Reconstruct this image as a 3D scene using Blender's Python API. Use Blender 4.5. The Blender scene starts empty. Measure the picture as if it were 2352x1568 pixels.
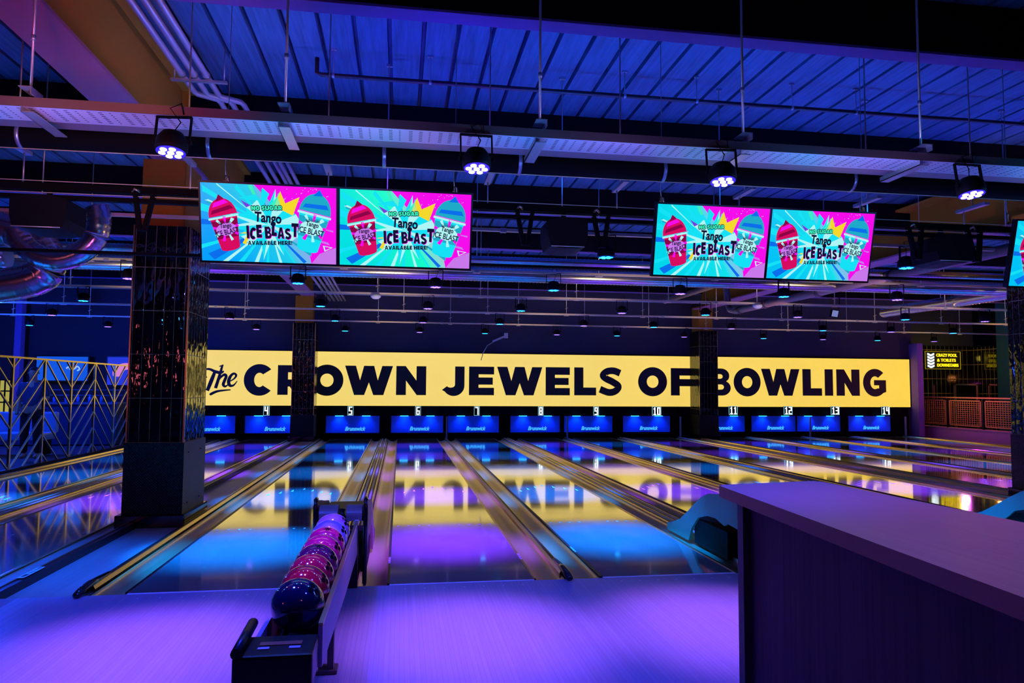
import bpy, bmesh, math, random
from mathutils import Vector, Matrix
random.seed(7)
SC = bpy.context.scene
COL = SC.collection
PI = math.pi
# ------------------------------------------------------------------ camera
W, H = 2352, 1568
CX, CD, CH, YAW, PIT, ROLL, FOC = 0.4054, 5.3496, 1.4176, 0.1533, 0.0636, 0.0065, 1653.64
_cy, _sy, _cp, _sp, _c, _s = math.cos(YAW), math.sin(YAW), math.cos(PIT), math.sin(PIT), math.cos(ROLL), math.sin(ROLL)
_r0 = Vector((_cy, -_sy, 0)); FW = Vector((_sy*_cp, _cy*_cp, _sp)); _u0 = Vector((-_sy*_sp, -_cy*_sp, _cp))
RV = _r0*_c + _u0*_s; UV = _u0*_c - _r0*_s
CPOS = Vector((CX, -CD, CH))
cam = bpy.data.cameras.new('camera'); camo = bpy.data.objects.new('camera', cam); COL.objects.link(camo)
cam.sensor_width = 36.0; cam.lens = FOC/W*36.0; cam.clip_end = 200; cam.clip_start = .05
camo.matrix_world = Matrix(((RV.x, UV.x, -FW.x, CPOS.x), (RV.y, UV.y, -FW.y, CPOS.y), (RV.z, UV.z, -FW.z, CPOS.z), (0, 0, 0, 1)))
SC.camera = camo
SC.view_settings.view_transform = 'Standard'; SC.view_settings.look = 'None'
SC.view_settings.exposure = 0.0; SC.view_settings.gamma = 1.0; SC.view_settings.use_curve_mapping = False
wd = bpy.data.worlds.new('world'); SC.world = wd; wd.use_nodes = True
wd.node_tree.nodes['Background'].inputs[0].default_value = (.02, .02, .06, 1); wd.node_tree.nodes['Background'].inputs[1].default_value = .02

def at(u, v, X=None, Y=None, Z=None):       # where a pixel of the photo meets a plane of the room
    q = FW + RV*((u-W/2)/FOC) + UV*((H/2-v)/FOC)
    t = (X-CPOS.x)/q.x if X is not None else (Y-CPOS.y)/q.y if Y is not None else (Z-CPOS.z)/q.z
    return CPOS + q*t
# ------------------------------------------------------------------ lights
def lamp(kind, loc, col, power, rad=.04, size=None, blend=.6, rot=None, target=None, parent=None):
    l = bpy.data.lights.new('lamp', kind); o = bpy.data.objects.new('lamp', l); COL.objects.link(o)
    l.color = col; l.energy = power
    if kind in ('POINT', 'SPOT'): l.shadow_soft_size = rad
    if kind == 'SPOT': l.spot_size = math.radians(size); l.spot_blend = blend
    if kind == 'AREA': l.shape = 'RECTANGLE'; l.size = size[0]; l.size_y = size[1]
    o.location = loc
    if target is not None: o.rotation_euler = (Vector(target)-Vector(loc)).to_track_quat('-Z', 'Y').to_euler()
    elif rot: o.rotation_euler = rot
    if parent: o.parent = parent; o.location = Vector(loc)-ORG.get(parent.name, Vector())
    return o
ORG = {}
VIO = (.15, .03, 1.0); CYA = (.0, .17, 1.0); BLU = (.02, .03, 1.0); PUR = (.30, .05, 1.0)
# unseen lamps added to tint deck, floor, pillar, rafters and balls; no fixtures built
DB = (.0, .12, 1.0); DV = (.05, .01, 1.0)
for x, y, c, p in ((-.9, .9, DB, 26), (.3, 1.3, DV, 22), (.75, .3, DV, 14), (1.9, 1.0, DB, 30), (3.6, .9, DB, 26), (5.4, 1.6, DB, 26), (7.6, 1.6, DB, 22), (10, 1.6, DV, 22)):
    lamp('SPOT', (x, y, 3.15), c, p*2.4, .05, 150, 1, target=(x, y+.4, 4.6))  # added uplights that turn the deck blue and violet
lamp('SPOT', (2, 4.6, 3.2), DB, 40, .05, 150, 1, target=(2, 4.8, 4.6))
lamp('SPOT', (7, 4.6, 3.2), DV, 40, .05, 150, 1, target=(7, 4.8, 4.6))
lamp('SPOT', (-5.3, 11.6, 2.9), (.01, .01, 1), 160, .1, 90, 1, target=(-5.0, 15, 3.0))
for y in (-2.1, -1.75, -1.4, -1.05, -.7): lamp('SPOT', (0, y, 2.66), (1, .2, .75), 130, .03, 8.5, .8, target=(0, y, 0))  # narrow magenta spots added just to brighten the balls
lamp('POINT', (-8.0, 11.2, 2.4), (.01, .06, 1), 330, .1)
lamp('POINT', (-7.6, 8.2, 2.4), (.02, .10, 1), 150, .1)
lamp('SPOT', (-6.5, 1.0, 2.7), BLU, 160, .1, 90, 1, target=(-6.5, 1.5, 0))
lamp('SPOT', (-1.9, .6, 2.9), (.0, .09, 1), 900, .1, 50, 1, target=(-2.15, .9, 0))
lamp('SPOT', (-.6, -2.0, 2.9), BLU, 620, .1, 105, 1, target=(-.6, -1.5, 0))  # wide blue fill added over the approach, as is the next one
lamp('SPOT', (1.6, -2.9, 2.9), BLU, 330, .1, 80, 1, target=(1.4, -1.6, 0))
lamp('SPOT', (2.7, -2.7, 2.7), (.55, .12, .85), 75, .1, 80, 1, target=(2.2, -3.2, 1))
lamp('POINT', (1.1, -4.6, 2.2), (1, .12, .40), 3.5, .1)
lamp('AREA', (-4.32, -4.5, 1.83), (1, .16, .26), 4, size=(.6, .3), target=(-4.32, 0, 1.83))  # added pink light, placed to mirror in the pillar tiles
lamp('SPOT', (-.9, -3.6, 1.8), (1, .10, .5), 170, .1, 55, .6, target=(-2.0, -.2, 3.8))  # pink spot added for the rafter underside
lamp('SPOT', (1.2, 1.2, 2.3), (1, .50, .04), 60, .1, 60, .8, target=(-1.85, 1.0, 4.2))  # amber spots added on the ochre steel, here and below
lamp('SPOT', (-1.0, -3.2, 2.4), (1, .42, .08), 120, .1, 30, .6, target=(-2.0, 2.5, 3.5))
lamp('SPOT', (7.2, .5, 2.2), (1, .50, .06), 90, .1, 60, .6, target=(9.0, 3.0, 4.2))
lamp('POINT', (18.4, 15.6, 2.6), (1, .8, .1), 18, .1)
lamp('POINT', (17.4, 13.0, 1.9), (1, .30, .08), 34, .1)
lamp('POINT', (15.9, 12.6, 1.6), (.8, .06, .8), 22, .1)
for y in (4.25, 6.95, 9.65, 12.35):
    for x in (-3.5, 0.2, 3.6, 7.0, 10.6, 14.5): lamp('SPOT', (x, y-1.0, 2.1), (1, .70, .26), 45, .04, 80, .9, target=(x, y+.1, 3.1))  # added warm spots that brighten the rails from below
for k, x in enumerate((-2.2, -1.6, -.3, .2, 1.2, 1.75, 3.1, 3.7, 5.0)):
    lamp('POINT', (x, -1.15, 2.62), ((.03, .30, 1), (.34, .26, 1))[k % 2], 8, .02)  # added spill points that brighten the tray underside
# ------------------------------------------------------------------ materials
def lin(c):
    return tuple(((x/255)/12.92 if x/255 <= .04045 else ((x/255+.055)/1.055)**2.4) for x in c)
MC = {}
def mat(name, col, rough=.5, metal=0., emis=None, es=1., spec=.5, coat=0., alpha=None, ior=None, bump=None, extra=None):
    if name in MC: return MC[name]
    m = bpy.data.materials.new(name); m.use_nodes = True; nt = m.node_tree; b = nt.nodes['Principled BSDF']
    b.inputs['Base Color'].default_value = (*col, 1); b.inputs['Roughness'].default_value = rough; b.inputs['Metallic'].default_value = metal
    b.inputs['Specular IOR Level'].default_value = spec; b.inputs['Coat Weight'].default_value = coat; b.inputs['Coat Roughness'].default_value = .05
    if ior: b.inputs['IOR'].default_value = ior
    if emis: b.inputs['Emission Color'].default_value = (*emis, 1); b.inputs['Emission Strength'].default_value = es
    if alpha is not None: b.inputs['Alpha'].default_value = alpha
    if bump:
        tc = nt.nodes.new('ShaderNodeTexCoord'); mp = nt.nodes.new('ShaderNodeMapping'); n = nt.nodes.new('ShaderNodeTexNoise'); bm_ = nt.nodes.new('ShaderNodeBump')
        mp.inputs['Scale'].default_value = bump[1]; n.inputs['Scale'].default_value = bump[0]; n.inputs['Detail'].default_value = 3
        bm_.inputs['Strength'].default_value = bump[2]; bm_.inputs['Distance'].default_value = bump[3]
        nt.links.new(tc.outputs['Object'], mp.inputs[0]); nt.links.new(mp.outputs[0], n.inputs[0]); nt.links.new(n.outputs[0], bm_.inputs['Height']); nt.links.new(bm_.outputs[0], b.inputs['Normal'])
    if extra: extra(nt, b)
    MC[name] = m; return m
def N(nt, t, **k):
    n = nt.nodes.new(t)
    for a, v in k.items(): setattr(n, a, v)
    return n
def mth(nt, op, a, b=None, c=None):
    n = N(nt, 'ShaderNodeMath', operation=op)
    for i, v in enumerate((a, b, c)):
        if v is None: continue
        if isinstance(v, (int, float)): n.inputs[i].default_value = v
        else: nt.links.new(v, n.inputs[i])
    return n.outputs[0]
def xyz(nt, src='Position'):
    g = N(nt, 'ShaderNodeNewGeometry') if src == 'Position' else N(nt, 'ShaderNodeTexCoord')
    s = N(nt, 'ShaderNodeSeparateXYZ'); nt.links.new(g.outputs[src], s.inputs[0]); return s.outputs
def mixc(nt, fac, a, b):
    n = N(nt, 'ShaderNodeMix', data_type='RGBA')
    nt.links.new(fac, n.inputs[0])
    for i, v in ((6, a), (7, b)):
        if isinstance(v, tuple): n.inputs[i].default_value = (*v, 1)
        else: nt.links.new(v, n.inputs[i])
    return n.outputs[2]
def tiles_x(du=.1, dv=.45, v0=.83, gw=.035, gh=.012, gcol=(.30, .25, .10), wav=.9):
    def f(nt, b):
        p = xyz(nt); u = mth(nt, 'ADD', p[0], p[1])
        fu = mth(nt, 'FRACT', mth(nt, 'DIVIDE', u, du)); fv = mth(nt, 'FRACT', mth(nt, 'DIVIDE', mth(nt, 'SUBTRACT', p[2], v0), dv))
        g = mth(nt, 'MAXIMUM', mth(nt, 'LESS_THAN', fu, gw), mth(nt, 'LESS_THAN', fv, gh))
        nt.links.new(mixc(nt, g, (.004, .004, .005), gcol), b.inputs['Base Color'])
        r = mth(nt, 'ADD', mth(nt, 'MULTIPLY', g, .5), .06); nt.links.new(r, b.inputs['Roughness'])
        tc = N(nt, 'ShaderNodeNewGeometry'); mp = N(nt, 'ShaderNodeMapping'); mp.inputs['Scale'].default_value = (1, 1, .45)
        n = N(nt, 'ShaderNodeTexNoise'); n.inputs['Scale'].default_value = 14; n.inputs['Detail'].default_value = 1.5
        n2 = N(nt, 'ShaderNodeTexWhiteNoise', noise_dimensions='2D'); cb = N(nt, 'ShaderNodeCombineXYZ')
        nt.links.new(mth(nt, 'FLOOR', mth(nt, 'DIVIDE', u, du)), cb.inputs[0]); nt.links.new(mth(nt, 'FLOOR', mth(nt, 'DIVIDE', mth(nt, 'SUBTRACT', p[2], v0), dv)), cb.inputs[1])
        nt.links.new(cb.outputs[0], n2.inputs[0])
        nt.links.new(tc.outputs['Position'], mp.inputs[0]); nt.links.new(mp.outputs[0], n.inputs[0])
        # pillow shape of each glazed tile plus ripples
        px = mth(nt, 'MULTIPLY', mth(nt, 'ABSOLUTE', mth(nt, 'SUBTRACT', fu, .5)), mth(nt, 'ABSOLUTE', mth(nt, 'SUBTRACT', fu, .5)))
        h = mth(nt, 'SUBTRACT', mth(nt, 'ADD', n.outputs[0], mth(nt, 'MULTIPLY', n2.outputs[0], .2)), mth(nt, 'MULTIPLY', px, 1.2))
        bp = N(nt, 'ShaderNodeBump'); bp.inputs['Strength'].default_value = wav; bp.inputs['Distance'].default_value = .012
        nt.links.new(h, bp.inputs['Height']); nt.links.new(bp.outputs[0], b.inputs['Normal'])
    return f
M_tile = mat('glazed_black_tile', (.004, .004, .005), .06, spec=.8, extra=tiles_x())
M_tilew = mat('glazed_black_wall_tile', (.004, .004, .005), .06, spec=.8, extra=tiles_x(.17, .5, .3, .06, .03, (.40, .30, .05), .05))
def wood_x(axis, colA, colB, plank, line=.04, rscale=1.0, groove=.6):
    def f(nt, b):
        p = xyz(nt); a = p[axis]
        fr = mth(nt, 'FRACT', mth(nt, 'DIVIDE', a, plank)); ln = mth(nt, 'LESS_THAN', fr, line)
        tc = N(nt, 'ShaderNodeNewGeometry'); mp = N(nt, 'ShaderNodeMapping'); s = [60, 60, 60]; s[1 if axis == 0 else 2] = 1.2
        mp.inputs['Scale'].default_value = s
        n = N(nt, 'ShaderNodeTexNoise'); n.inputs['Scale'].default_value = 1; n.inputs['Detail'].default_value = 4
        nt.links.new(tc.outputs['Position'], mp.inputs[0]); nt.links.new(mp.outputs[0], n.inputs[0])
        wn = N(nt, 'ShaderNodeTexWhiteNoise', noise_dimensions='1D'); nt.links.new(mth(nt, 'FLOOR', mth(nt, 'DIVIDE', a, plank)), wn.inputs['W'])
        f_ = mth(nt, 'ADD', mth(nt, 'MULTIPLY', n.outputs[0], .8), mth(nt, 'MULTIPLY', wn.outputs[0], .25))
        c = mixc(nt, f_, colA, colB); c = mixc(nt, mth(nt, 'MULTIPLY', ln, groove), c, tuple(x*.45 for x in colA))
        nt.links.new(c, b.inputs['Base Color'])
        big = N(nt, 'ShaderNodeTexNoise'); big.inputs['Scale'].default_value = 3.5; big.inputs['Detail'].default_value = 6
        nt.links.new(tc.outputs['Position'], big.inputs[0])
        r = mth(nt, 'ADD', mth(nt, 'MULTIPLY', big.outputs[0], .10*rscale), b.inputs['Roughness'].default_value-.04*rscale)
        nt.links.new(r, b.inputs['Roughness'])
    return f
M_lane = mat('lacquered_lane_wood', (.5, .4, .3), .085, .68, spec=.5, coat=1.0, ior=1.9, extra=wood_x(0, (.44, .40, .38), (.66, .60, .56), .0264, .05, 1, .5))
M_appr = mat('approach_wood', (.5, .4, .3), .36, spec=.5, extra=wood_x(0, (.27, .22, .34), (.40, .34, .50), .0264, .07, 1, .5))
M_strip = mat('walkway_wood', (.3, .25, .2), .4, extra=wood_x(0, (.25, .2, .2), (.42, .33, .32), .12, .02, 1))
M_gold = mat('satin_gutter_metal', (1.0, .76, .42), .33, 1.0)
M_goldb = mat('polished_gold_trim', (.95, .70, .34), .26, 1.0)
M_dark = mat('black_plastic', (.006, .006, .009), .35, spec=.3)
M_black = mat('matt_black_paint', (.003, .003, .004), .8, spec=.08)
M_nose = mat('gloss_black_cap', (.004, .004, .008), .12, spec=.8)
M_mark = mat('lane_marker_white', (.7, .7, .8), .4)
M_foul = mat('foul_line_strip', (.85, .8, .95), .4)
M_galv = mat('galvanised_steel', (.55, .56, .6), .42, .8)
M_rod = mat('zinc_rod', (.75, .72, .62), .35, .85)
M_rail = mat('rail_steel', (.90, .80, .58), .38, .5)
def slots(nt, b):
    p = xyz(nt); k = mth(nt, 'DIVIDE', p[0], .062)
    fx = mth(nt, 'FRACT', k); cell = mth(nt, 'MODULO', mth(nt, 'FLOOR', mth(nt, 'ADD', k, 300)), 3.0)
    wide = mth(nt, 'ADD', .16, mth(nt, 'MULTIPLY', mth(nt, 'GREATER_THAN', cell, .5), .20))
    inx = mth(nt, 'LESS_THAN', fx, wide)
    fy = mth(nt, 'FRACT', mth(nt, 'DIVIDE', p[1], .028)); iny = mth(nt, 'LESS_THAN', fy, .36)
    e = mth(nt, 'MULTIPLY', mth(nt, 'GREATER_THAN', p[1], -.935), mth(nt, 'LESS_THAN', p[1], -.745))
    m_ = mth(nt, 'MULTIPLY', mth(nt, 'MULTIPLY', inx, iny), e)
    nt.links.new(mixc(nt, m_, (.62, .66, .78), (.003, .003, .02)), b.inputs['Base Color'])
M_tray = mat('perforated_tray_steel', (.6, .6, .7), .4, .25, extra=slots)
M_traylip = mat('tray_lip_steel', (.16, .10, .09), .55, .3)
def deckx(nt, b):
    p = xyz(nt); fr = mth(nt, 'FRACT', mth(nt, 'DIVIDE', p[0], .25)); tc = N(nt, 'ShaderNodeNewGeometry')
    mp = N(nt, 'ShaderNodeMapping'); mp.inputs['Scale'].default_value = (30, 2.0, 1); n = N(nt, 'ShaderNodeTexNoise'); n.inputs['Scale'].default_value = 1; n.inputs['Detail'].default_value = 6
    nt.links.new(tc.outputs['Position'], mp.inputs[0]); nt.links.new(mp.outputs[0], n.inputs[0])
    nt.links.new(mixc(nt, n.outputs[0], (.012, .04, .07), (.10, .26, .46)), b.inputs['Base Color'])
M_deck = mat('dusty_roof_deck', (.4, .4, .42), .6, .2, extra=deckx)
M_brown = mat('ochre_painted_steel', (.42, .19, .012), .8, spec=.15)
M_pinklit = mat('pale_primer_steel', (.40, .17, .24), .8, spec=.15)  # pink light on the ochre underside is put into this colour
M_purp = mat('violet_wall_paint', (.22, .12, .45), .7)  # post paint; on beam flanges the violet stands for light
M_wall = mat('dark_wall_paint', (.035, .035, .05), .8)
M_wallb = mat('blue_black_wall_paint', (.05, .06, .10), .8)
M_duct = mat('spiral_duct_foil', (.75, .75, .78), .22, .95)
M_pipeg = mat('grey_conduit', (.42, .40, .45), .4, .3)
M_black2 = mat('charcoal_casing', (.003, .003, .004), .6, spec=.1)
M_cprt = mat('brown_drain_pipe', (.20, .11, .07), .45)
def chk(nt, b):
    p = xyz(nt); u = mth(nt, 'ADD', p[0], p[1])
    a = mth(nt, 'SINE', mth(nt, 'MULTIPLY', mth(nt, 'ADD', u, mth(nt, 'MULTIPLY', p[2], 1.0)), 230)); c = mth(nt, 'SINE', mth(nt, 'MULTIPLY', mth(nt, 'SUBTRACT', u, p[2]), 230))
    h = mth(nt, 'MAXIMUM', a, c); bp = N(nt, 'ShaderNodeBump'); bp.inputs['Strength'].default_value = .9; bp.inputs['Distance'].default_value = .004
    nt.links.new(h, bp.inputs['Height']); nt.links.new(bp.outputs[0], b.inputs['Normal'])
M_check = mat('checker_plate', (.035, .034, .033), .38, .8, extra=chk)
def em(name, col, s=1.0): return mat(name, (0, 0, 0), .6, emis=col, es=s, spec=.1)
def banner(nt, b):
    p = xyz(nt); n = N(nt, 'ShaderNodeTexNoise'); n.inputs['Scale'].default_value = .6; g = N(nt, 'ShaderNodeNewGeometry'); nt.links.new(g.outputs['Position'], n.inputs[0])
    t = mth(nt, 'DIVIDE', mth(nt, 'SUBTRACT', p[0], 4.0), 14.0); t = N(nt, 'ShaderNodeClamp').outputs[0] if False else t
    cl = N(nt, 'ShaderNodeClamp'); nt.links.new(t, cl.inputs[0])
    c = mixc(nt, cl.outputs[0], lin((243, 214, 112)), lin((252, 208, 66))); nt.links.new(c, b.inputs['Emission Color'])
    nt.links.new(mth(nt, 'ADD', .92, mth(nt, 'MULTIPLY', n.outputs[0], .16)), b.inputs['Emission Strength'])
M_ban = mat('backlit_yellow_panel', (.1, .09, .04), .6, emis=lin((246, 214, 100)), es=1.0, spec=.1, extra=banner)
M_let = mat('black_sign_vinyl', (.02, .018, .01), .6)
M_neonw = em('white_neon', (.85, .97, 1.0), 2.2)
M_cyled = em('cyan_led', (.02, .45, 1.0), 5)
M_brw = em('backlit_blue_logo', (.05, .42, 1.0), 1.25)
M_mask = mat('blue_mask_panel', (.02, .10, .75), .35, emis=(.0, .01, .30), es=.35)  # weak emission stands in for the LED wash over the panel
# ------------------------------------------------------------------ mesh builder
class MB:
    def __init__(s): s.bm = bmesh.new(); s.mi = 0; s.sm = False
    def _f(s, vs, smooth=None):
        try: f = s.bm.faces.new(vs)
        except ValueError: return
        f.material_index = s.mi; f.smooth = s.sm if smooth is None else smooth
    def v(s, p): return s.bm.verts.new(p)
    def box(s, a, b, top_inset=None):
        x0, y0, z0 = a; x1, y1, z1 = b
        v = [s.v(p) for p in ((x0, y0, z0), (x1, y0, z0), (x1, y1, z0), (x0, y1, z0), (x0, y0, z1), (x1, y0, z1), (x1, y1, z1), (x0, y1, z1))]
        for f in ((3, 2, 1, 0), (4, 5, 6, 7), (0, 1, 5, 4), (1, 2, 6, 5), (2, 3, 7, 6), (3, 0, 4, 7)): s._f([v[i] for i in f])
        return s
    def bbox(s, a, b, r):                   # box with bevelled edges
        t = bmesh.new(); x0, y0, z0 = a; x1, y1, z1 = b
        bmesh.ops.create_cube(t, size=1); 
        for vv in t.verts: vv.co = Vector(((x0+x1)/2+vv.co.x*(x1-x0), (y0+y1)/2+vv.co.y*(y1-y0), (z0+z1)/2+vv.co.z*(z1-z0)))
        bmesh.ops.bevel(t, geom=list(t.edges), offset=r, segments=2, affect='EDGES', profile=.6)
        s.add(t); t.free(); return s
    def add(s, t, M=None):
        mp = {vv: s.v(M @ vv.co if M else vv.co) for vv in t.verts}
        for f in t.faces: s._f([mp[q] for q in f.verts])
    def tube(s, pts, r, n=8, cap=True, rs=None, flat=None):
        pts = [Vector(p) for p in pts]; rings = []
        for i, p in enumerate(pts):
            d = (pts[min(i+1, len(pts)-1)]-pts[max(i-1, 0)]).normalized()
            a = d.cross(Vector((0, 0, 1)) if abs(d.z) < .95 else Vector((1, 0, 0))).normalized(); b = d.cross(a)
            rr = rs[i] if rs else r
            rings.append([s.v(p+a*math.cos(k*2*PI/n)*rr+b*math.sin(k*2*PI/n)*rr*(flat or 1)) for k in range(n)])
        for A, B in zip(rings, rings[1:]):
            for k in range(n): s._f([A[k], A[(k+1) % n], B[(k+1) % n], B[k]], n > 4)
        if cap: s._f(rings[0][::-1], False); s._f(rings[-1], False)
        return s
    def bar(s, p, q, w, h):                 # rectangular bar from p to q
        p, q = Vector(p), Vector(q); d = (q-p).normalized(); a = d.cross(Vector((0, 0, 1)) if abs(d.z) < .95 else Vector((1, 0, 0))).normalized()*w/2; b = d.cross(a).normalized()*h/2
        A = [s.v(p+x) for x in (a+b, -a+b, -a-b, a-b)]; B = [s.v(q+x) for x in (a+b, -a+b, -a-b, a-b)]
        for k in range(4): s._f([A[k], A[(k+1) % 4], B[(k+1) % 4], B[k]])
        s._f(A[::-1]); s._f(B); return s
    def prism(s, poly, axis, a, b):         # polygon in the other two axes, extruded
        def P(p, t): return {'x': (t, p[0], p[1]), 'y': (p[0], t, p[1]), 'z': (p[0], p[1], t)}[axis]
        A = [s.v(P(p, a)) for p in poly]; B = [s.v(P(p, b)) for p in poly]; n = len(poly)
        s._f(A); s._f(B[::-1])
        for k in range(n): s._f([A[k], B[k], B[(k+1) % n], A[(k+1) % n]])
        return s
    def sheet(s, prof, y0, y1, ny=1, smooth=True):   # profile in x,z swept along y
        rows = [[s.v((x, y0+(y1-y0)*j/ny, z)) for x, z in prof] for j in range(ny+1)]
        for A, B in zip(rows, rows[1:]):
            for k in range(len(prof)-1): s._f([A[k], A[k+1], B[k+1], B[k]], smooth)
        return s
    def lathe(s, prof, c=(0, 0, 0), n=16):
        rings = [[s.v((c[0]+r*math.cos(k*2*PI/n), c[1]+r*math.sin(k*2*PI/n), c[2]+z)) for k in range(n)] for r, z in prof]
        for A, B in zip(rings, rings[1:]):
            for k in range(n): s._f([A[k], A[(k+1) % n], B[(k+1) % n], B[k]], True)
        s._f(rings[0][::-1], False); s._f(rings[-1], False); return s
    def quad(s, *p): s._f([s.v(q) for q in p]); return s
    def ball(s, c, r, n=32):
        t = bmesh.new(); bmesh.ops.create_uvsphere(t, u_segments=n, v_segments=n//2, radius=r)
        o = s.sm; s.sm = True; s.add(t, Matrix.Translation(c)); s.sm = o; t.free(); return s
    def geo(s, g, f):                       # 2D geometry placed through a mapping
        vs = [s.v(f(p)) for p in g[0]]
        for fc in g[1]: s._f([vs[i] for i in fc])
        return s
    def build(s, name, mats, parent=None, fix=True):
        if fix: bmesh.ops.recalc_face_normals(s.bm, faces=list(s.bm.faces))
        me = bpy.data.meshes.new(name)
        o = ORG.get(parent.name, Vector()) if parent else Vector()
        if o.length > 0: bmesh.ops.translate(s.bm, verts=list(s.bm.verts), vec=-o)
        s.bm.to_mesh(me); s.bm.free()
        for m in (mats if isinstance(mats, (list, tuple)) else [mats]): me.materials.append(m)
        ob = bpy.data.objects.new(name, me); COL.objects.link(ob)
        if parent: ob.parent = parent
        ORG[ob.name] = o.copy()
        return ob
def tag(o, label=None, cat=None, group=None, kind=None):
    if label: o['label'] = label
    if cat: o['category'] = cat
    if group: o['group'] = group
    if kind: o['kind'] = kind
    return o
def thing(name, label, cat, loc=(0, 0, 0), group=None):
    o = bpy.data.objects.new(name, None); COL.objects.link(o); o.location = loc; o.empty_display_size = .1
    ORG[o.name] = Vector(loc); return tag(o, label, cat, group)
def dup(o, loc=None, label=None, rz=None, parent=None):
    c = o.copy(); COL.objects.link(c)
    if parent: c.parent = parent
    if loc is not None: c.location = loc
    if rz is not None: c.rotation_euler.z = rz
    if label: c['label'] = label
    for ch in list(o.children):
        if ch.name in COL.objects: dup(ch, parent=c)
    return c
def struct(name, mb, m): return tag(mb.build(name, m), kind='structure')
# ------------------------------------------------------------------ 2D glyph geometry
_tmp = {}
def curve_geo(polys):                       # closed polylines with holes -> 2D faces
    cu = bpy.data.curves.new('c', 'CURVE'); cu.dimensions = '2D'; cu.fill_mode = 'BOTH'
    for pl in polys:
        sp = cu.splines.new('POLY'); sp.points.add(len(pl)-1); sp.use_cyclic_u = True
        for i, p in enumerate(pl): sp.points[i].co = (p[0], p[1], 0, 1)
    return _cv(cu)
def _cv(cu):
    ob = bpy.data.objects.new('tmp', cu); COL.objects.link(ob); dg = bpy.context.evaluated_depsgraph_get(); dg.update()
    me = bpy.data.meshes.new_from_object(ob.evaluated_get(dg)); g = ([(v.co.x, v.co.y) for v in me.vertices], [tuple(p.vertices) for p in me.polygons])
    bpy.data.objects.remove(ob); bpy.data.curves.remove(cu); bpy.data.meshes.remove(me); return g
def text_geo(t, bold=0., shear=0., spacing=1.0):
    k = (t, bold, shear, spacing)
    if k in _tmp: return _tmp[k]
    cu = bpy.data.curves.new('t', 'FONT'); cu.body = t; cu.offset = bold; cu.shear = shear; cu.space_character = spacing; cu.fill_mode = 'FRONT'; cu.resolution_u = 4
    g = _cv(cu)
    xs = [p[0] for p in g[0]]; x0, x1 = min(xs), max(xs)
    _tmp[k] = ([((p[0]-x0)/(x1-x0), p[1]) for p in g[0]], g[1]); return _tmp[k]   # x runs 0..1, capitals are about .7 tall
def bb(g):
    xs = [p[0] for p in g[0]]; ys = [p[1] for p in g[0]]; return min(xs), min(ys), max(xs), max(ys)
def fit(g, x0, y0, x1, y1, rot=0.):         # stretch into a box, then turn it
    a, b, c, d = bb(g); cx, cy = (x0+x1)/2, (y0+y1)/2; ca, sa = math.cos(rot), math.sin(rot); out = []
    for p in g[0]:
        x = x0+(p[0]-a)/(c-a)*(x1-x0)-cx; y = y0+(p[1]-b)/(d-b)*(y1-y0)-cy
        out.append((cx+x*ca-y*sa, cy+x*sa+y*ca))
    return (out, g[1])
def solid(mb, g, y, t, inv=False):          # glyph in x,z given thickness along y
    f = [mb.v((p[0], y-t, p[1])) for p in g[0]]; b = [mb.v((p[0], y, p[1])) for p in g[0]]; ed = {}
    for fc in g[1]:
        mb._f([f[i] for i in fc])
        for i, j in zip(fc, fc[1:]+fc[:1]): ed[(i, j)] = 1
    for i, j in ed:
        if (j, i) not in ed: mb._f([f[i], b[i], b[j], f[j]])
def arc(cx, cy, rx, ry, a0, a1, n=20): return [(cx+rx*math.cos(math.radians(a0+(a1-a0)*i/n)), cy+ry*math.sin(math.radians(a0+(a1-a0)*i/n))) for i in range(n+1)]
def ribbon(pts, w):
    L, R = [], []
    for i, p in enumerate(pts):
        a = pts[max(i-1, 0)]; b = pts[min(i+1, len(pts)-1)]; dx, dy = b[0]-a[0], b[1]-a[1]; l = math.hypot(dx, dy) or 1
        ww = w[i] if isinstance(w, (list, tuple)) else w
        L.append((p[0]-dy/l*ww/2, p[1]+dx/l*ww/2)); R.append((p[0]+dy/l*ww/2, p[1]-dx/l*ww/2))
    return L+R[::-1]
def smooth_pts(p, n=6):
    out = []
    for i in range(len(p)-1):
        p0 = p[max(i-1, 0)]; p1 = p[i]; p2 = p[i+1]; p3 = p[min(i+2, len(p)-1)]
        for k in range(n):
            t = k/n; out.append(tuple(.5*((2*p1[j])+(-p0[j]+p2[j])*t+(2*p0[j]-5*p1[j]+4*p2[j]-p3[j])*t*t+(-p0[j]+3*p1[j]-3*p2[j]+p3[j])*t**3) for j in (0, 1)))
    return out+[tuple(p[-1])]
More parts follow.
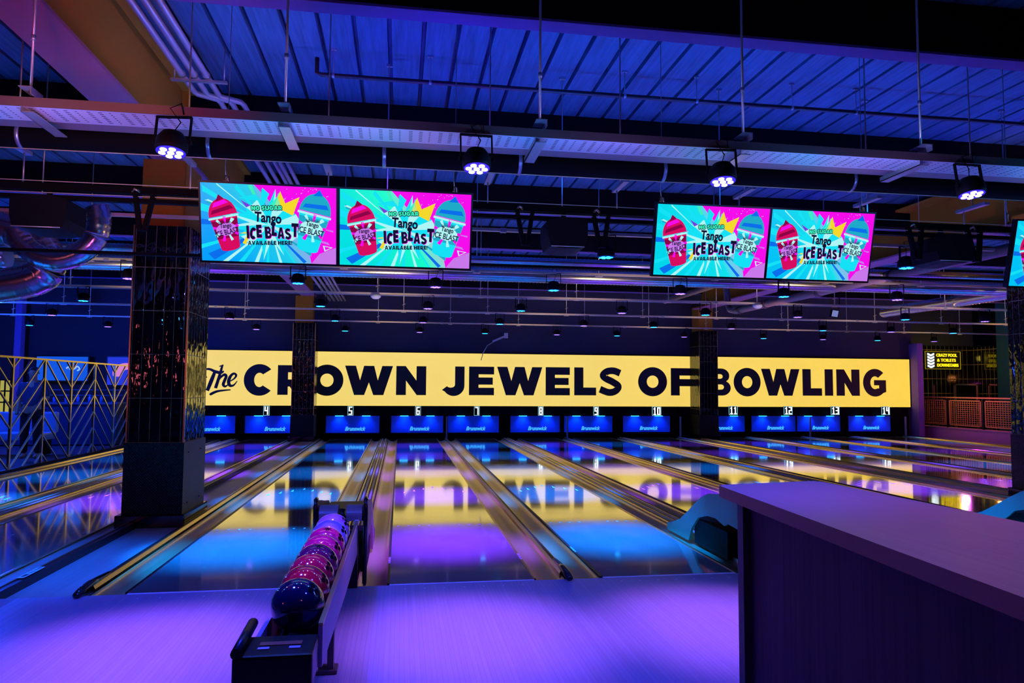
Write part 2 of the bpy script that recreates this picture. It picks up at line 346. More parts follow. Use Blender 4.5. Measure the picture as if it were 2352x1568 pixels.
def glyph(c, w):                            # heavy geometric capitals, 1 high, w wide
    t = .335; h = .28
    if c == 'O': return [arc(w/2, .5, w/2, .53, 0, 360, 40)[:-1], arc(w/2, .5, w/2-.325, .225, 0, 360, 32)[:-1]]
    if c == 'C': return [arc(w*.52, .5, w*.52, .53, 42, 318, 34)+arc(w*.52, .5, w*.52-.33, .24, 318-8, 50, 24)]
    if c == 'G': return [arc(w*.52, .5, w*.52, .53, 45, 312, 34)+[(w, .15), (w, .60), (w*.48, .60), (w*.48, .40), (w*.70, .40), (w*.70, .28)]+arc(w*.52, .5, w*.52-.30, .245, 300, 50, 24)]
    if c == 'A': return [[(0, 0), (.30, 0), (.36, .18), (w-.36, .18), (w-.30, 0), (w, 0), (w/2+.17, 1), (w/2-.17, 1)], [(w/2-.10, .38), (w/2+.10, .38), (w/2, .70)]]
    if c == 'V': return [[(0, 1), (w/2-.16, 0), (w/2+.16, 0), (w, 1), (w-.31, 1), (w/2, .36), (.31, 1)]]
    if c == 'T': return [[(w/2-.15, 0), (w/2+.15, 0), (w/2+.15, .74), (w, .74), (w, 1), (0, 1), (0, .74), (w/2-.15, .74)]]
    if c == 'H': return [[(0, 0), (t, 0), (t, .36), (w-t, .36), (w-t, 0), (w, 0), (w, 1), (w-t, 1), (w-t, .63), (t, .63), (t, 1), (0, 1)]]
    if c == 'U': return [[(0, 1), (0, .38)]+arc(w/2, .36, w/2, .38, 180, 360, 14)+[(w, 1), (w-t, 1), (w-t, .38)]+arc(w/2, .38, w/2-t, .14, 0, -180, 8)+[(t, 1)]]
    if c == '!': return [[(.0, 0), (.26, 0), (.26, .24), (0, .24)], [(.03, .34), (.23, .34), (.27, 1), (-.01, 1)]]
    if c == 'I': return [[(0, 0), (w, 0), (w, 1), (0, 1)]]
    if c == 'L': return [[(0, 0), (w, 0), (w, h), (t, h), (t, 1), (0, 1)]]
    if c == 'E': return [[(0, 0), (w, 0), (w, .26), (t, .26), (t, .37), (w*.95, .37), (w*.95, .62), (t, .62), (t, .73), (w, .73), (w, 1), (0, 1)]]
    if c == 'F': return [[(0, 0), (t, 0), (t, .34), (w*.93, .34), (w*.93, .60), (t, .60), (t, .73), (w, .73), (w, 1), (0, 1)]]
    if c == 'N': return [[(0, 0), (t, 0), (t, .50), (w-t*.95, 0), (w, 0), (w, 1), (w-t, 1), (w-t, .50), (t*.95, 1), (0, 1)]]
    if c == 'W': return [[(0, 1), (w*.195, 0), (w*.405, 0), (w*.50, .43), (w*.595, 0), (w*.805, 0), (w, 1), (w*.775, 1), (w*.685, .50), (w*.605, 1), (w*.395, 1), (w*.315, .50), (w*.225, 1)]]
    if c == 'J': return [[(w, 1), (w-.33, 1), (w-.33, .36)]+arc(w-.48, .36, .15, .10, 0, -150, 8)+[(0, .18)]+arc(w*.52, .33, w*.48, .36, 215, 360, 14)]
    if c == 'R': return [[(0, 0), (t, 0), (t, .28), (.40, .28), (.58, 0), (w, 0), (w*.78, .36)]+arc(w*.56, .66, w*.42, .34, -60, 90, 14)+[(0, 1)], [(t, .52), (t, .76)]+arc(w*.55, .64, .13, .12, 90, -90, 8)]
    if c == 'B': return [[(0, 0), (w*.6, 0)]+arc(w*.62, .28, w*.38, .28, -90, 62, 12)+arc(w*.58, .73, w*.36, .27, -35, 90, 12)+[(0, 1)], [(t, .22), (t, .41)]+arc(w*.58, .315, .11, .095, 90, -90, 8), [(t, .62), (t, .79)]+arc(w*.54, .705, .10, .085, 90, -90, 8)]
    if c == 'S':
        p = smooth_pts([(w*.86, .80), (w*.62, .885), (w*.36, .86), (w*.20, .72), (w*.32, .60), (w*.56, .49), (w*.79, .33), (w*.68, .16), (w*.42, .105), (w*.08, .22)])
        return [ribbon(p, .245)]
GWD = {'I': .31, 'L': .68, 'E': .72, 'T': .84, 'S': .76, '!': .27, 'C': .86, 'B': .82, 'R': .88}
def heavy(t):                               # a word in the heavy capitals
    k = ('heavy', t)
    if k in _tmp: return _tmp[k]
    V, Fc, x = [], [], 0
    for ch in t:
        if ch == ' ': x += .35; continue
        w = GWD.get(ch, .95); g = curve_geo(glyph(ch, w)); o = len(V)
        V += [(p[0]+x, p[1]) for p in g[0]]; Fc += [tuple(i+o for i in f) for f in g[1]]; x += w+.09
    _tmp[k] = (V, Fc); return _tmp[k]
# ================================================================== lane layout
PP, AA, WL = 3.3378, .8791, 1.054
EL, ER = .57, .526
LC = {3: -PP-AA-EL, 4: -PP+AA-EL, 5: -AA, 6: AA, 7: PP-AA, 8: PP+AA, 9: 2*PP-AA, 10: 2*PP+AA, 11: 3*PP-AA+ER, 12: 3*PP+AA+ER, 13: 4*PP-AA+ER, 14: 4*PP+AA+ER}
PURP = {4, 6, 8, 10, 11, 13}
YE = 14.62
NAMES = {3: 'three', 4: 'four', 5: 'five', 6: 'six', 7: 'seven', 8: 'eight', 9: 'nine', 10: 'ten', 11: 'eleven', 12: 'twelve', 13: 'thirteen', 14: 'fourteen'}
# ------------------------------------------------------------------ room shell
b = MB(); b.box((-12, -8, -.30), (22, 17.5, -.16)); struct('floor', b, M_black)
b = MB()
for k in range(1): b.box((-12, -7.9, -.1), (20.0, -.03, 0))
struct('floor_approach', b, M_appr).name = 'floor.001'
b = MB(); b.box((-2.56, -.03, -.1), (-1.68, YE, -.02)); b.box((8.35, -.03, -.1), (9.02, YE, -.02)); b.box((15.72, -.03, -.1), (16.45, YE, -.02)); struct('floor', b, M_strip)
b = MB(); b.box((-12, -.03, -.16), (-5.72, YE, -.03)); struct('floor', b, M_wallb)
b = MB(); b.box((-12, 14.98, -.2), (16.2, 15.1, 4.7)); struct('wall_back', b, M_wall)
b = MB(); b.box((-12.1, -8, -.2), (-12, 15, 4.7)); struct('wall_left', b, M_wallb)
b = MB(); b.box((20.04, 15.9, -.2), (20.2, 17.1, 2.9)); struct('wall_right', b, M_tilew)
b = MB(); b.box((20.06, -8, -.2), (20.2, 15.9, 4.7)); struct('wall_right', b, mat('teal_blue_wall', (.004, .07, .16), .8))
b = MB(); b.box((16.2, 17, -.2), (20.04, 17.1, 2.95)); struct('wall_back', b, M_tilew)
b = MB(); b.box((16.2, 17.05, 2.95), (20.2, 17.15, 4.7)); struct('wall_back', b, M_wall)
b = MB(); b.box((-12, -8.1, -.2), (20.2, -8, 4.7)); struct('wall_front', b, M_wall)
# corrugated roof deck
prof = []
x = -12.0
while x < 20.2:
    prof += [(x, 4.60), (x+.265, 4.60), (x+.272, 4.69), (x+.300, 4.69)]; x += .307
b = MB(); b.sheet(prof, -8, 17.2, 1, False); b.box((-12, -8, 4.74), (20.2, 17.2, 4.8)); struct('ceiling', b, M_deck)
# ------------------------------------------------------------------ steel beams
def ibeam_x(y, z0, z1, fw, lab, x0=-12, x1=20.0):
    t = thing('cross_beam', lab, 'beam', (x0, y, z0), 'cross beams under the roof')
    b = MB(); b.box((x0, y-fw/2, z0), (x1, y+fw/2, z0+.02)); b.build('bottom_flange', M_purp, t)  # violet light from below is put into the flange colour
    b = MB(); b.box((x0, y-.06, z0+.02), (x1, y+.06, z1)); b.build('web', M_black, t)  # unlit side of the beam, its shade given as plain black
ORD = ['first', 'second', 'third', 'fourth', 'fifth', 'sixth', 'seventh']
BDES = ['black cross beam with purple lower flange, nearest and highest in view', 'dark cross beam behind the nearest cable tray, level with the tiled pillar', 'dark cross beam next beyond the pillar', 'dark cross beam above the spiral ducts', 'dark cross beam deep in the hall', 'farthest dark cross beam near the banner wall']
for i, y in enumerate((-.17, 2.78, 5.75, 8.7, 11.6, 14.4)): ibeam_x(y, 4.14, 4.6, .16 if i == 0 else .12, BDES[i])
def rafter(x0, x1, y0, y1, z0, lab):
    t = thing('roof_rafter', lab, 'beam', (x0, y0, z0), 'ochre rafters running down the hall')
    w = x1-x0; c = (x0+x1)/2
    MB().box((x0, y0, z0), (x1, y1, z0+.03)).build('bottom_flange', M_pinklit, t)
    MB().box((c-.03 if False else x1-.12, y0, z0+.03), (x1-.09, y1, z0+.75)).build('web', M_brown, t)
    yy = y0+2.3
    while yy < y1: MB().box((x1-.09, yy, z0+.03), (x1-.01, yy+.02, z0+.75)).build('stiffener', M_brown, t); yy += 6.3
    MB().box((x0, y0, z0+.75), (x1, y1, z0+.79)).build('top_flange', M_brown, t)
rafter(-2.22, -1.85, -6, 14.4, 3.80, 'ochre steel rafter lit pink underneath, running over the left pillar')
rafter(8.75, 9.15, -6, 14.4, 3.70, 'ochre steel rafter high on the right above the monitors')
# ------------------------------------------------------------------ tiled pillars
def pillar(x0, x1, y0, y1, lab, zt=3.07, ztile=.83, cx0=None):
    t = thing('tiled_pillar', lab, 'pillar', ((x0+x1)/2, (y0+y1)/2, 0), 'black tiled pillars')
    MB().bbox((x0-.06, y0-.06, -.02), (x1+.05, y1+.04, .11), .012).build('skirting', M_nose, t)
    b = MB(); b.box((x0-.012, y0-.012, .11), (x1+.012, y1+.012, ztile)); p = b.build('checker_plate', M_check, t)
    MB().box((x0, y0, ztile), (x1, y1, zt)).build('tile_cladding', M_tile, t)
    MB().box((x0-.004, y0-.004, ztile), (x0+.01, y0+.01, zt)).box((x1-.01, y0-.006, ztile), (x1+.006, y0+.01, zt)).build('corner_trim', M_goldb, t)
    MB().box((x0+.03, y0+.1, zt), (x1-.1, y1-.1, 3.8)).box((x1-.105, y0+.1, zt), (x1-.09, y0+.11, 3.8)).build('boxed_steel', M_brown, t)
    for yy in (y0+.15, y1-.2):
        for zz in (.2, .72 if ztile > .7 else .55): MB().tube([(x1+.012, yy, zz), (x1+.018, yy, zz)], .008, 8).build('screw', M_black, p)
pillar(-2.34, -1.785, 2.52, 3.32, 'large black tiled pillar on the left, between the lanes under numbers 4 and 5')
pillar(-2.39, -1.82, 14.1, 14.75, 'far black tiled pillar hiding the R of CROWN', 3.07, .66)
pillar(8.859, 9.409, 14.2, 14.88, 'far black tiled pillar hiding the start of BOWLING', 3.07, .66)
pillar(8.64, 9.25, 2.55, 3.35, 'black tiled pillar cut by the right edge of the picture')
# ------------------------------------------------------------------ lanes
for n, c in LC.items():
    b = MB(); b.box((c-WL/2, 0, -.06), (c+WL/2, YE, 0))
    b.mi = 1
    for i in range(10):                      # dots and arrow darts let into the lane
        x = c-WL/2+.06+i*(WL-.12)/9
        if i not in (4, 5): b.quad((x-.010, 2.16, .0008), (x+.010, 2.16, .0008), (x+.010, 2.20, .0008), (x-.010, 2.20, .0008))
    for i in range(-3, 4):
        x = c+i*.132; y = 4.95-abs(i)*.16
        b.bm.faces.new([b.v(p) for p in ((x-.016, y, .0008), (x+.016, y, .0008), (x, y+.17, .0008))]).material_index = 1
    tag(b.build('bowling_lane', [M_lane, M_mark], fix=False), f'glossy wooden bowling lane lit {"purple" if n in PURP else "blue"}, ending under number {n}', 'bowling lane', 'bowling lanes')
# foul line strips at the front of each lane
for n, c in LC.items():
    b = MB(); b.box((c-WL/2, -.032, -.001), (c+WL/2, -.006, .0015))
    b.mi = 1
    for i in range(7):
        x = c-.42+i*.14; b.lathe([(.008, -.001), (.008, .0012)], (x, -.28 + .14, 0), 8)
    tag(b.build('foul_line', [M_foul, M_mark]), f'thin pale foul line with white dots in front of the lane under number {n}', 'foul line', 'foul lines')
GW = .215
def gutter(xc, side, n, desc):
    t = thing('lane_gutter', desc, 'gutter', (xc, 0, 0), 'lane gutters')
    pr = [(xc+GW/2*math.cos(math.radians(a)), -.012-.055*math.sin(math.radians(-a))*1.0) for a in range(180, 361, 15)]
    pr = [(xc-GW/2, -.004)]+pr+[(xc+GW/2, -.004)]
    MB().sheet(pr, 0, YE, 1).build('channel', M_gold, t)
    return t
def railset(xs, y0, y1, zt, m, parent, name, w=.02, z0=-.06):
    for x, ww, z in xs: MB().box((x-ww/2, y0, z0), (x+ww/2, y1, z)).build(name, m, parent)
for n, c in LC.items():
    for sd, s_ in ((-1, 'left'), (1, 'right')):
        e = c+sd*WL/2; xc = e+sd*(GW/2+.018)
        t = gutter(xc, sd, n, f'gold half-round gutter along the {s_} side of the lane ending under number {n}')
        bx = MB().box((min(e, e+sd*.018), 0, -.06), (max(e, e+sd*.018), YE, .006)).build('lane_edge_rail', M_goldb if sd > 0 else M_dark, t)
        if n in (4, 6, 7) and (n, sd) in ((4, 1), (6, -1), (7, -1), (6, 1)):
            yy = {4: -.0, 6: .55, 7: .75}[n]+.05
            st = MB(); x0 = e+sd*.001; 
            st.quad((e+sd*.002, yy, .0072), (e+sd*.016, yy, .0072), (e+sd*.016, yy+.2, .0072), (e+sd*.002, yy+.2, .0072)); st.mi = 1
            for k, (a, b_) in enumerate(((.02, .05), (.06, .07), (.09, .12), (.13, .14), (.155, .185))): st.quad((e+sd*.005, yy+a, .0078), (e+sd*.013, yy+a, .0078), (e+sd*.013, yy+b_, .0078), (e+sd*.005, yy+b_, .0078))
            st.build('sticker', [mat('sticker_white', (.8, .85, .95), .4), M_dark], bx)
# dividers between lanes of neighbouring pairs (ridge cap with a black nose) and ball tracks
def divider(x, w, lab, nose=True):
    t = thing('divider_rail', lab, 'divider', (x, 0, 0), 'divider rails')
    pr = [(x-w/2, -.05), (x-w/2, .004), (x-w*.3, .030), (x+w*.3, .030), (x+w/2, .004), (x+w/2, -.05)]
    MB().sheet(pr, .12, YE, 1, False).build('ridge_cap', M_goldb, t)
    MB().box((x-w*.14, .15, .03), (x+w*.14, YE, .034)).build('centre_groove', M_dark, t)
    if nose:
        b = MB(); b.tube([(x, -.10, .012), (x, -.09, .02), (x, .0, .034), (x, .12, .042), (x, .45, .032)], .03, 10, rs=[.012, .026, .031, .03, .018], flat=.8); b.build('nose_cap', M_nose, t)
    return t
divider((LC[6]+LC[7])/2-.01, .06, 'ridge between the lanes of numbers 6 and 7, ending in a black nose')
divider((LC[8]+LC[9])/2, .06, 'ridge between the lanes of numbers 8 and 9')
divider(LC[5]-WL/2-.29, .07, 'ridge left of the lane of number 5, ending in a long black nose')
divider(LC[10]+WL/2+.29, .07, 'ridge right of the lane of number 10')
divider(LC[11]-WL/2-.29+.03, .07, 'ridge left of the lane of number 11')
divider((LC[12]+LC[13])/2, .06, 'ridge between the lanes of numbers 12 and 13')
divider(LC[14]+WL/2+.29, .07, 'ridge right of the lane of number 14')
divider(LC[3]-WL/2-.29, .09, 'ridge left of the lane of number 3, below the gold lattice screen')
# tall dark kerb right of lane four
t = thing('side_kerb', 'dark boxed kerb along the right side of the lane of number 4', 'kerb', (LC[4]+WL/2+.3, 0, 0))
xk = LC[4]+WL/2+.235
for ya, yb in ((-2.0, 2.44), (3.40, 14.0)):
    MB().box((xk, ya, -.09), (xk+.075, yb, .045)).build('kerb_body', M_dark, t)
    MB().box((xk+.012, ya, .045), (xk+.026, yb, .051)).build('top_bead', mat('dark_bronze', (.25, .16, .08), .35, .8), t)
MB().box((xk-.27, -2.0, .0005), (xk, -.02, .012)).build('apron_plate', M_dark, t)
stk = MB(); stk.quad((xk+.015, .30, .0525), (xk+.065, .30, .0525), (xk+.065, .62, .0525), (xk+.015, .62, .0525)); stk.mi = 1
for a, b_ in ((.33, .41), (.44, .46), (.48, .50), (.53, .55), (.57, .60)): stk.quad((xk+.025, a, .053), (xk+.055, a, .053), (xk+.055, b_, .053), (xk+.025, b_, .053))
stk.build('sticker', [mat('sticker_white', (.8, .85, .95), .4), M_dark], t)
def ball_track(xm, w, lab):
    t = thing('ball_track', lab, 'ball track', (xm, 0, 0), 'ball return tracks')
    MB().box((xm-w/2, 1.1, -.07), (xm+w/2, YE, -.015)).build('track_bed', M_dark, t)
    k = 5
    for i in range(k):
        x = xm-w/2+w*(i+.5)/k
        pr = [(x-w*.07, -.015), (x-w*.055, .012), (x, .020), (x+w*.055, .012), (x+w*.07, -.015)]
        MB().sheet(pr, 1.3, YE, 1).build('track_rib', M_goldb if i % 2 == 0 else M_galv, t)
for xm, l in ((0, '5 and 6'), (PP, '7 and 8'), (2*PP, '9 and 10'), (-PP-EL, '3 and 4'), (3*PP+ER, '11 and 12'), (4*PP+ER, '13 and 14')):
    ball_track(xm, .22, f'ribbed gold ball return track between the lanes of numbers {l}')
# ------------------------------------------------------------------ far end of the lanes
ZM0, ZM1, YM = .15, .61, 14.9
b = MB(); b.box((-8, 14.93, .625), (16.0, 14.975, .862)); fa = b.build('fascia_board', M_black); tag(fa, 'long black fascia board carrying the white lane numbers', 'fascia')
b = MB(); b.box((-8, 14.92, -.15), (16.0, 14.975, .62)); tag(b.build('pit_backing', M_black), 'black backing wall behind the blue mask panels', 'backing')
PC = {n: c for n, c in LC.items()}
for n, (a, b_) in {5: (750, 870), 6: (899, 1017), 7: (1029, 1145), 8: (1172, 1285), 9: (1296, 1405), 10: (1431, 1537), 12: (1727, 1824), 13: (1832, 1926), 14: (1948, 2043), 4: (565, 687), 3: (415, 537), 11: (1611, 1704)}.items():
    PC[n] = (at(a, 980, Y=YM).x+at(b_, 980, Y=YM).x)/2
NPX = {3: 450, 4: 612, 5: 805, 6: 960, 7: 1095, 8: 1242, 9: 1369, 10: 1508, 11: 1684, 12: 1810, 13: 1918, 14: 2034}
bt = text_geo('Brunswick', .03, .35)
def seg_num(s):                              # pixel-style outline digits
    segs = {'0': 'abcdef', '1': 'bc', '2': 'abged', '3': 'abgcd', '4': 'fgbc', '5': 'afgcd', '6': 'afedcg', '7': 'abc', '8': 'abcdefg', '9': 'gfabcd'}
    out = []; x = 0
    for ch in s:
        w = .092; h = .215; t = .026
        P = {'a': (0, h-t, w, h), 'd': (0, 0, w, t), 'g': (0, h/2-t/2, w, h/2+t/2), 'f': (0, h/2, t, h), 'e': (0, 0, t, h/2), 'b': (w-t, h/2, w, h), 'c': (w-t, 0, w, h/2)}
        for q in segs[ch]:
            a = P[q]; 
            if ch == '1': a = (a[0]-w/2+t/2, a[1], a[2]-w/2+t/2, a[3])
            out.append((x+a[0], a[1], x+a[2], a[3]))
        if ch == '1': out += [(x+.008, h-.055, x+w/2, h-.03), (x+.008, 0, x+w-.008, t)]
        x += w+.028
    return out, x-.028
for n in LC:
    c = PC[n]; w = .715
    t = thing('mask_panel', f'blue lit mask panel with white-blue logo above the end of the lane under number {n}', 'mask panel', (c, YM, ZM0), 'blue mask panels')
    MB().box((c-w, YM-.02, ZM0), (c+w, YM, ZM1)).build('panel_face', M_mask, t)
    b = MB(); b.box((c-w-.015, YM-.04, ZM0-.03), (c+w+.015, YM+.015, ZM0)); b.box((c-w-.02, YM-.05, ZM0-.03), (c-w, YM+.015, ZM1)); b.box((c+w, YM-.05, ZM0-.03), (c+w+.02, YM+.015, ZM1)); b.build('panel_frame', M_black, t)
    g = fit(bt, c-.33+.12, ZM0+.055, c+.33+.02, ZM0+.17)
    b = MB(); solid(b, g, YM-.021, .006); b.build('logo_lettering', M_brw, t)
    for s_ in (-.36, .36):
        MB().box((c+s_-.11, YM-.10, ZM1-.005), (c+s_+.11, YM-.03, ZM1+.008)).build('downlight', M_cyled, t)
        lamp('SPOT', (c+s_, YM-.12, ZM1+.02), (0, .13, 1), 26, .03, 120, 1, target=(c+s_, YM+.02, ZM0), parent=t)
    # lit number on the fascia
    xn = at(NPX[n], 947, Y=14.9).x; segs, ww = seg_num(str(n)); zc = .75 + (.025 if n > 10 else 0)
    t = thing('lane_number', f'glowing white number {n} on the black fascia', 'lane number', (xn, 14.9, zc), 'glowing lane numbers')
    b = MB()
    for a in segs: b.box((xn-ww/2+a[0], 14.87, zc-.1075+a[1]), (xn-ww/2+a[2], 14.885, zc-.1075+a[3]))
    b.build('digits', M_neonw, t)
    b = MB(); w2 = ww/2+.03; h2 = .128
    for q in ((-w2, -h2, w2, -h2+.006), (-w2, h2-.006, w2, h2), (-w2, -h2, -w2+.006, h2), (w2-.006, -h2, w2, h2)): b.box((xn+q[0], 14.89, zc+q[1]), (xn+q[2], 14.90, zc+q[3]))
    b.build('thin_outline', em('dim_neon', (.35, .8, 1), 1.3), t)
    MB().box((xn-w2, 14.90, zc-h2), (xn+w2, 14.93, zc+h2)).build('backplate', M_black, t)
# posts between machines
for u, l in ((1026, 'between the panels of 6 and 7'), (1303, 'in front of the panel of 9'), (1563, 'between the panel of 10 and the far pillar'), (1861, 'in front of the panel of 13'), (2080, 'at the right end by the violet post')):
    p = at(u, 980, Y=14.75); tag(MB().box((p.x-.02, 14.73, -.02), (p.x+.02, 14.77, .60)).build('partition_post', mat('blue_grey_post', (.25, .3, .5), .4)), f'thin upright post {l}', 'post', 'thin posts at the lane ends')
# ------------------------------------------------------------------ banner
BX0, BX1, BZ0, BZ1, BY = -5.35, at(2087, 870, Y=14.98).x, .885, 2.365, 14.93
t = thing('illuminated_banner', 'long backlit yellow banner reading The CROWN JEWELS OF BOWLING', 'sign', (5, BY, BZ0))
MB().box((BX0, BY, BZ0), (BX1, BY+.045, BZ1)).build('light_panel', M_ban, t)
b = MB(); b.box((BX0-.02, BY-.012, BZ1), (BX1+.02, BY+.045, BZ1+.02)); b.box((BX0-.02, BY-.012, BZ0-.02), (BX1+.02, BY+.045, BZ0)); b.box((BX1, BY-.012, BZ0), (BX1+.02, BY+.045, BZ1)); b.box((BX0-.02, BY-.012, BZ0), (BX0, BY+.045, BZ1)); b.build('frame', M_black, t)
LZ0, LZ1 = 1.185, 1.99
LT = [('C', 560, 628.8), ('R', 637.7, 711), ('O', 713, 788.7), ('W', 792, 902.2), ('N', 910, 978.8), ('J', 1015.3, 1066.8), ('E', 1077.3, 1134.7), ('W', 1141.6, 1245.4), ('E', 1253.3, 1308.7), ('L', 1318.9, 1369), ('S', 1373.2, 1432.4), ('O', 1465.6, 1531.9), ('F', 1540.8, 1592),
      ('B', 1626, 1678), ('O', 1685, 1746.7), ('W', 1748.3, 1836.3), ('L', 1843.2, 1887.3), ('I', 1894.2, 1912.8), ('N', 1921, 1974), ('G', 1982.2, 2034.5)]
LH = LZ1-LZ0
for c, u0, u1 in LT:
    x0 = at(u0, 875, Y=BY).x; x1 = at(u1, 875, Y=BY).x; w = (x1-x0)/LH
    z = LZ0+(x0-.2)*.0032
    g = curve_geo(glyph(c, w)); g = ([(x0+p[0]*LH, z+p[1]*LH) for p in g[0]], g[1])
    b = MB(); solid(b, g, BY, .008); b.build('letter', M_let, t)
def cr(p):                                   # crop of the word The -> wall coordinates
    q = at(440+p[0]/3.92, 780+p[1]/3.92, Y=BY); return (q.x, q.z)
S_ = 1/3.92*20.4/1653.6*1.0
scr = {'T': [([(140, 335), (104, 338), (88, 308), (108, 272), (160, 264), (212, 286), (262, 296), (292, 282)], [10, 22, 20, 18, 20, 26, 26, 12]), ([(214, 280), (180, 365), (142, 458)], [24, 34, 30])],
       'h': [([(250, 240), (288, 228)], [8, 14]), ([(278, 232), (250, 330), (216, 436)], [18, 26, 28]), ([(236, 385), (262, 340), (296, 314), (312, 330), (296, 372), (286, 404), (304, 420), (336, 398)], [8, 16, 24, 26, 26, 26, 18, 8])],
       'e': [([(340, 378), (384, 350), (402, 320), (380, 304), (350, 330), (334, 376), (346, 412), (380, 408), (412, 370)], [8, 14, 20, 20, 26, 30, 26, 16, 6])],
       'swash': [([(166, 498), (180, 486), (240, 462), (352, 450)], [16, 24, 20, 10])]}
for nm, strokes in scr.items():
    b = MB()
    for k, (pts, ws) in enumerate(strokes):
        sp = smooth_pts([cr(p) for p in pts], 5); wv = [w_*S_*.95 for w_ in [x[1] for x in smooth_pts([(0, w_) for w_ in ws], 5)]]
        rb = ribbon(sp, wv); m_ = len(sp)
        for i in range(m_-1):
            y = BY-.006-.0003*k
            b.quad((rb[i][0], y, rb[i][1]), (rb[i+1][0], y, rb[i+1][1]), (rb[2*m_-2-i][0], y, rb[2*m_-2-i][1]), (rb[2*m_-1-i][0], y, rb[2*m_-1-i][1]))
    b.build('letter', M_let, t)
tag(MB().box((16.1, 14.6, .0), (16.28, 14.975, 2.85)).build('violet_post', M_purp), 'violet painted post at the right end of the yellow banner', 'post')
# ------------------------------------------------------------------ stage lights
def par_light(name_, lens_col, led_col, lab, kind, ls=6):
    t = thing('stage_light', lab, 'stage light', (0, 0, 0), 'round stage lights hanging over the lanes')
    MB().lathe([(.085, .0), (.09, .02), (.088, .07), (.06, .115), (.03, .125)], n=20).build('housing', M_black2, t)
    b = MB(); b.lathe([(.080, -.004), (.080, .001)], n=20); b.mi = 1
    for k in range(7):
        a = k*PI/3; r = 0 if k == 6 else .050
        b.lathe([(.019, -.009), (.019, -.003)], (r*math.cos(a), r*math.sin(a), 0), 10)
    b.build('led_lens', [em(kind+'_lens_glow', lens_col, 1.0), em(kind+'_led', led_col, ls)], t, fix=True)
    b = MB(); b.bar((-.098, 0, .05), (-.098, 0, .22), .02, .008); b.bar((.098, 0, .05), (.098, 0, .22), .02, .008); b.bar((-.102, 0, .222), (.102, 0, .222), .02, .008); y = b.build('yoke', M_black, t)
    MB().tube([(-.11, 0, .06), (-.095, 0, .06)], .014, 8).build('knob', M_black, y); MB().tube([(.095, 0, .06), (.11, 0, .06)], .014, 8).build('knob', M_black, y)
    MB().tube([(.0, 0, .12), (.03, .02, .2), (-.03, .0, .28), (.04, -.02, .30), (.05, 0, .24)], .004, 6).build('cable', M_black, t)
    return t
PN = par_light('n', (.05, .02, 1.0), (.98, .82, 1.0), '', 'bright_violet', 5)
PV = par_light('v', (.04, .015, .6), (.42, .22, 1.0), '', 'violet', 2.6)
PB = par_light('b', (.0, .06, .6), (.20, .80, 1.0), '', 'cyan', 2.2)
ROWN = ['nearest row', 'second row', 'third row', 'fourth row', 'fifth row', 'farthest row']
ROWZ = [-1.0, 1.7, 4.25, 6.95, 9.65, 12.35]
LXC = {1: -7.9, 2: -6.25, 3: -4.6, 4: -2.98, 5: -.93, 6: .85, 7: 2.46, 8: 4.28, 9: 5.85, 10: 7.65, 11: 9.85, 12: 11.55, 13: 13.15, 14: 14.85}
used = set()
for r, y in enumerate(ROWZ):
    for n, x in LXC.items():
        if r == 0 and (n < 4 or n > 8): continue
        if r == 0 and n == 4: x = -3.05
        cy = (r > 0) and ((n % 2 == 1))
        src = PN if r == 0 else PB if cy else PV
        ends = {1: 'left end', 2: 'second from the left'}
        lab = f'{"cyan" if cy else "violet"} round stage light of the {ROWN[r]}, {ends[n] if n in ends else "over the lane of number " + str(n)}'
        rz = random.uniform(-.4, .4) if r else random.uniform(-.12, .12)
        if src.name not in used: o = src; used.add(src.name); o['label'] = lab; o.location = (x, y, 2.75); o.rotation_euler.z = rz
        else: o = dup(src, (x, y, 2.75), lab, rz)
        if r == 0: o.rotation_euler.x = math.radians(-9); o.location.z = 2.765
        c1 = VIO if n in PURP else CYA
        if n < 3: continue
        if r == 0: lamp('SPOT', (x, y, 2.70), (.42, .15, 1.0), 700 if n > 4 else 120, .06, 42, 1, target=(x*.98, y-.15, 0))
        elif r == 1: lamp('SPOT', (x, y, 2.73), c1, 6500, .05, 42, 1, target=(x, 1.4, 0))
        elif r == 2: lamp('SPOT', (x, y, 2.73), c1, 6000, .05, 42, 1, target=(x, y, 0))
        else: lamp('SPOT', (x, y, 2.73), c1, [0, 0, 0, 3800, 2800, 2000][r], .05, 46, 1, target=(x, y, 0))
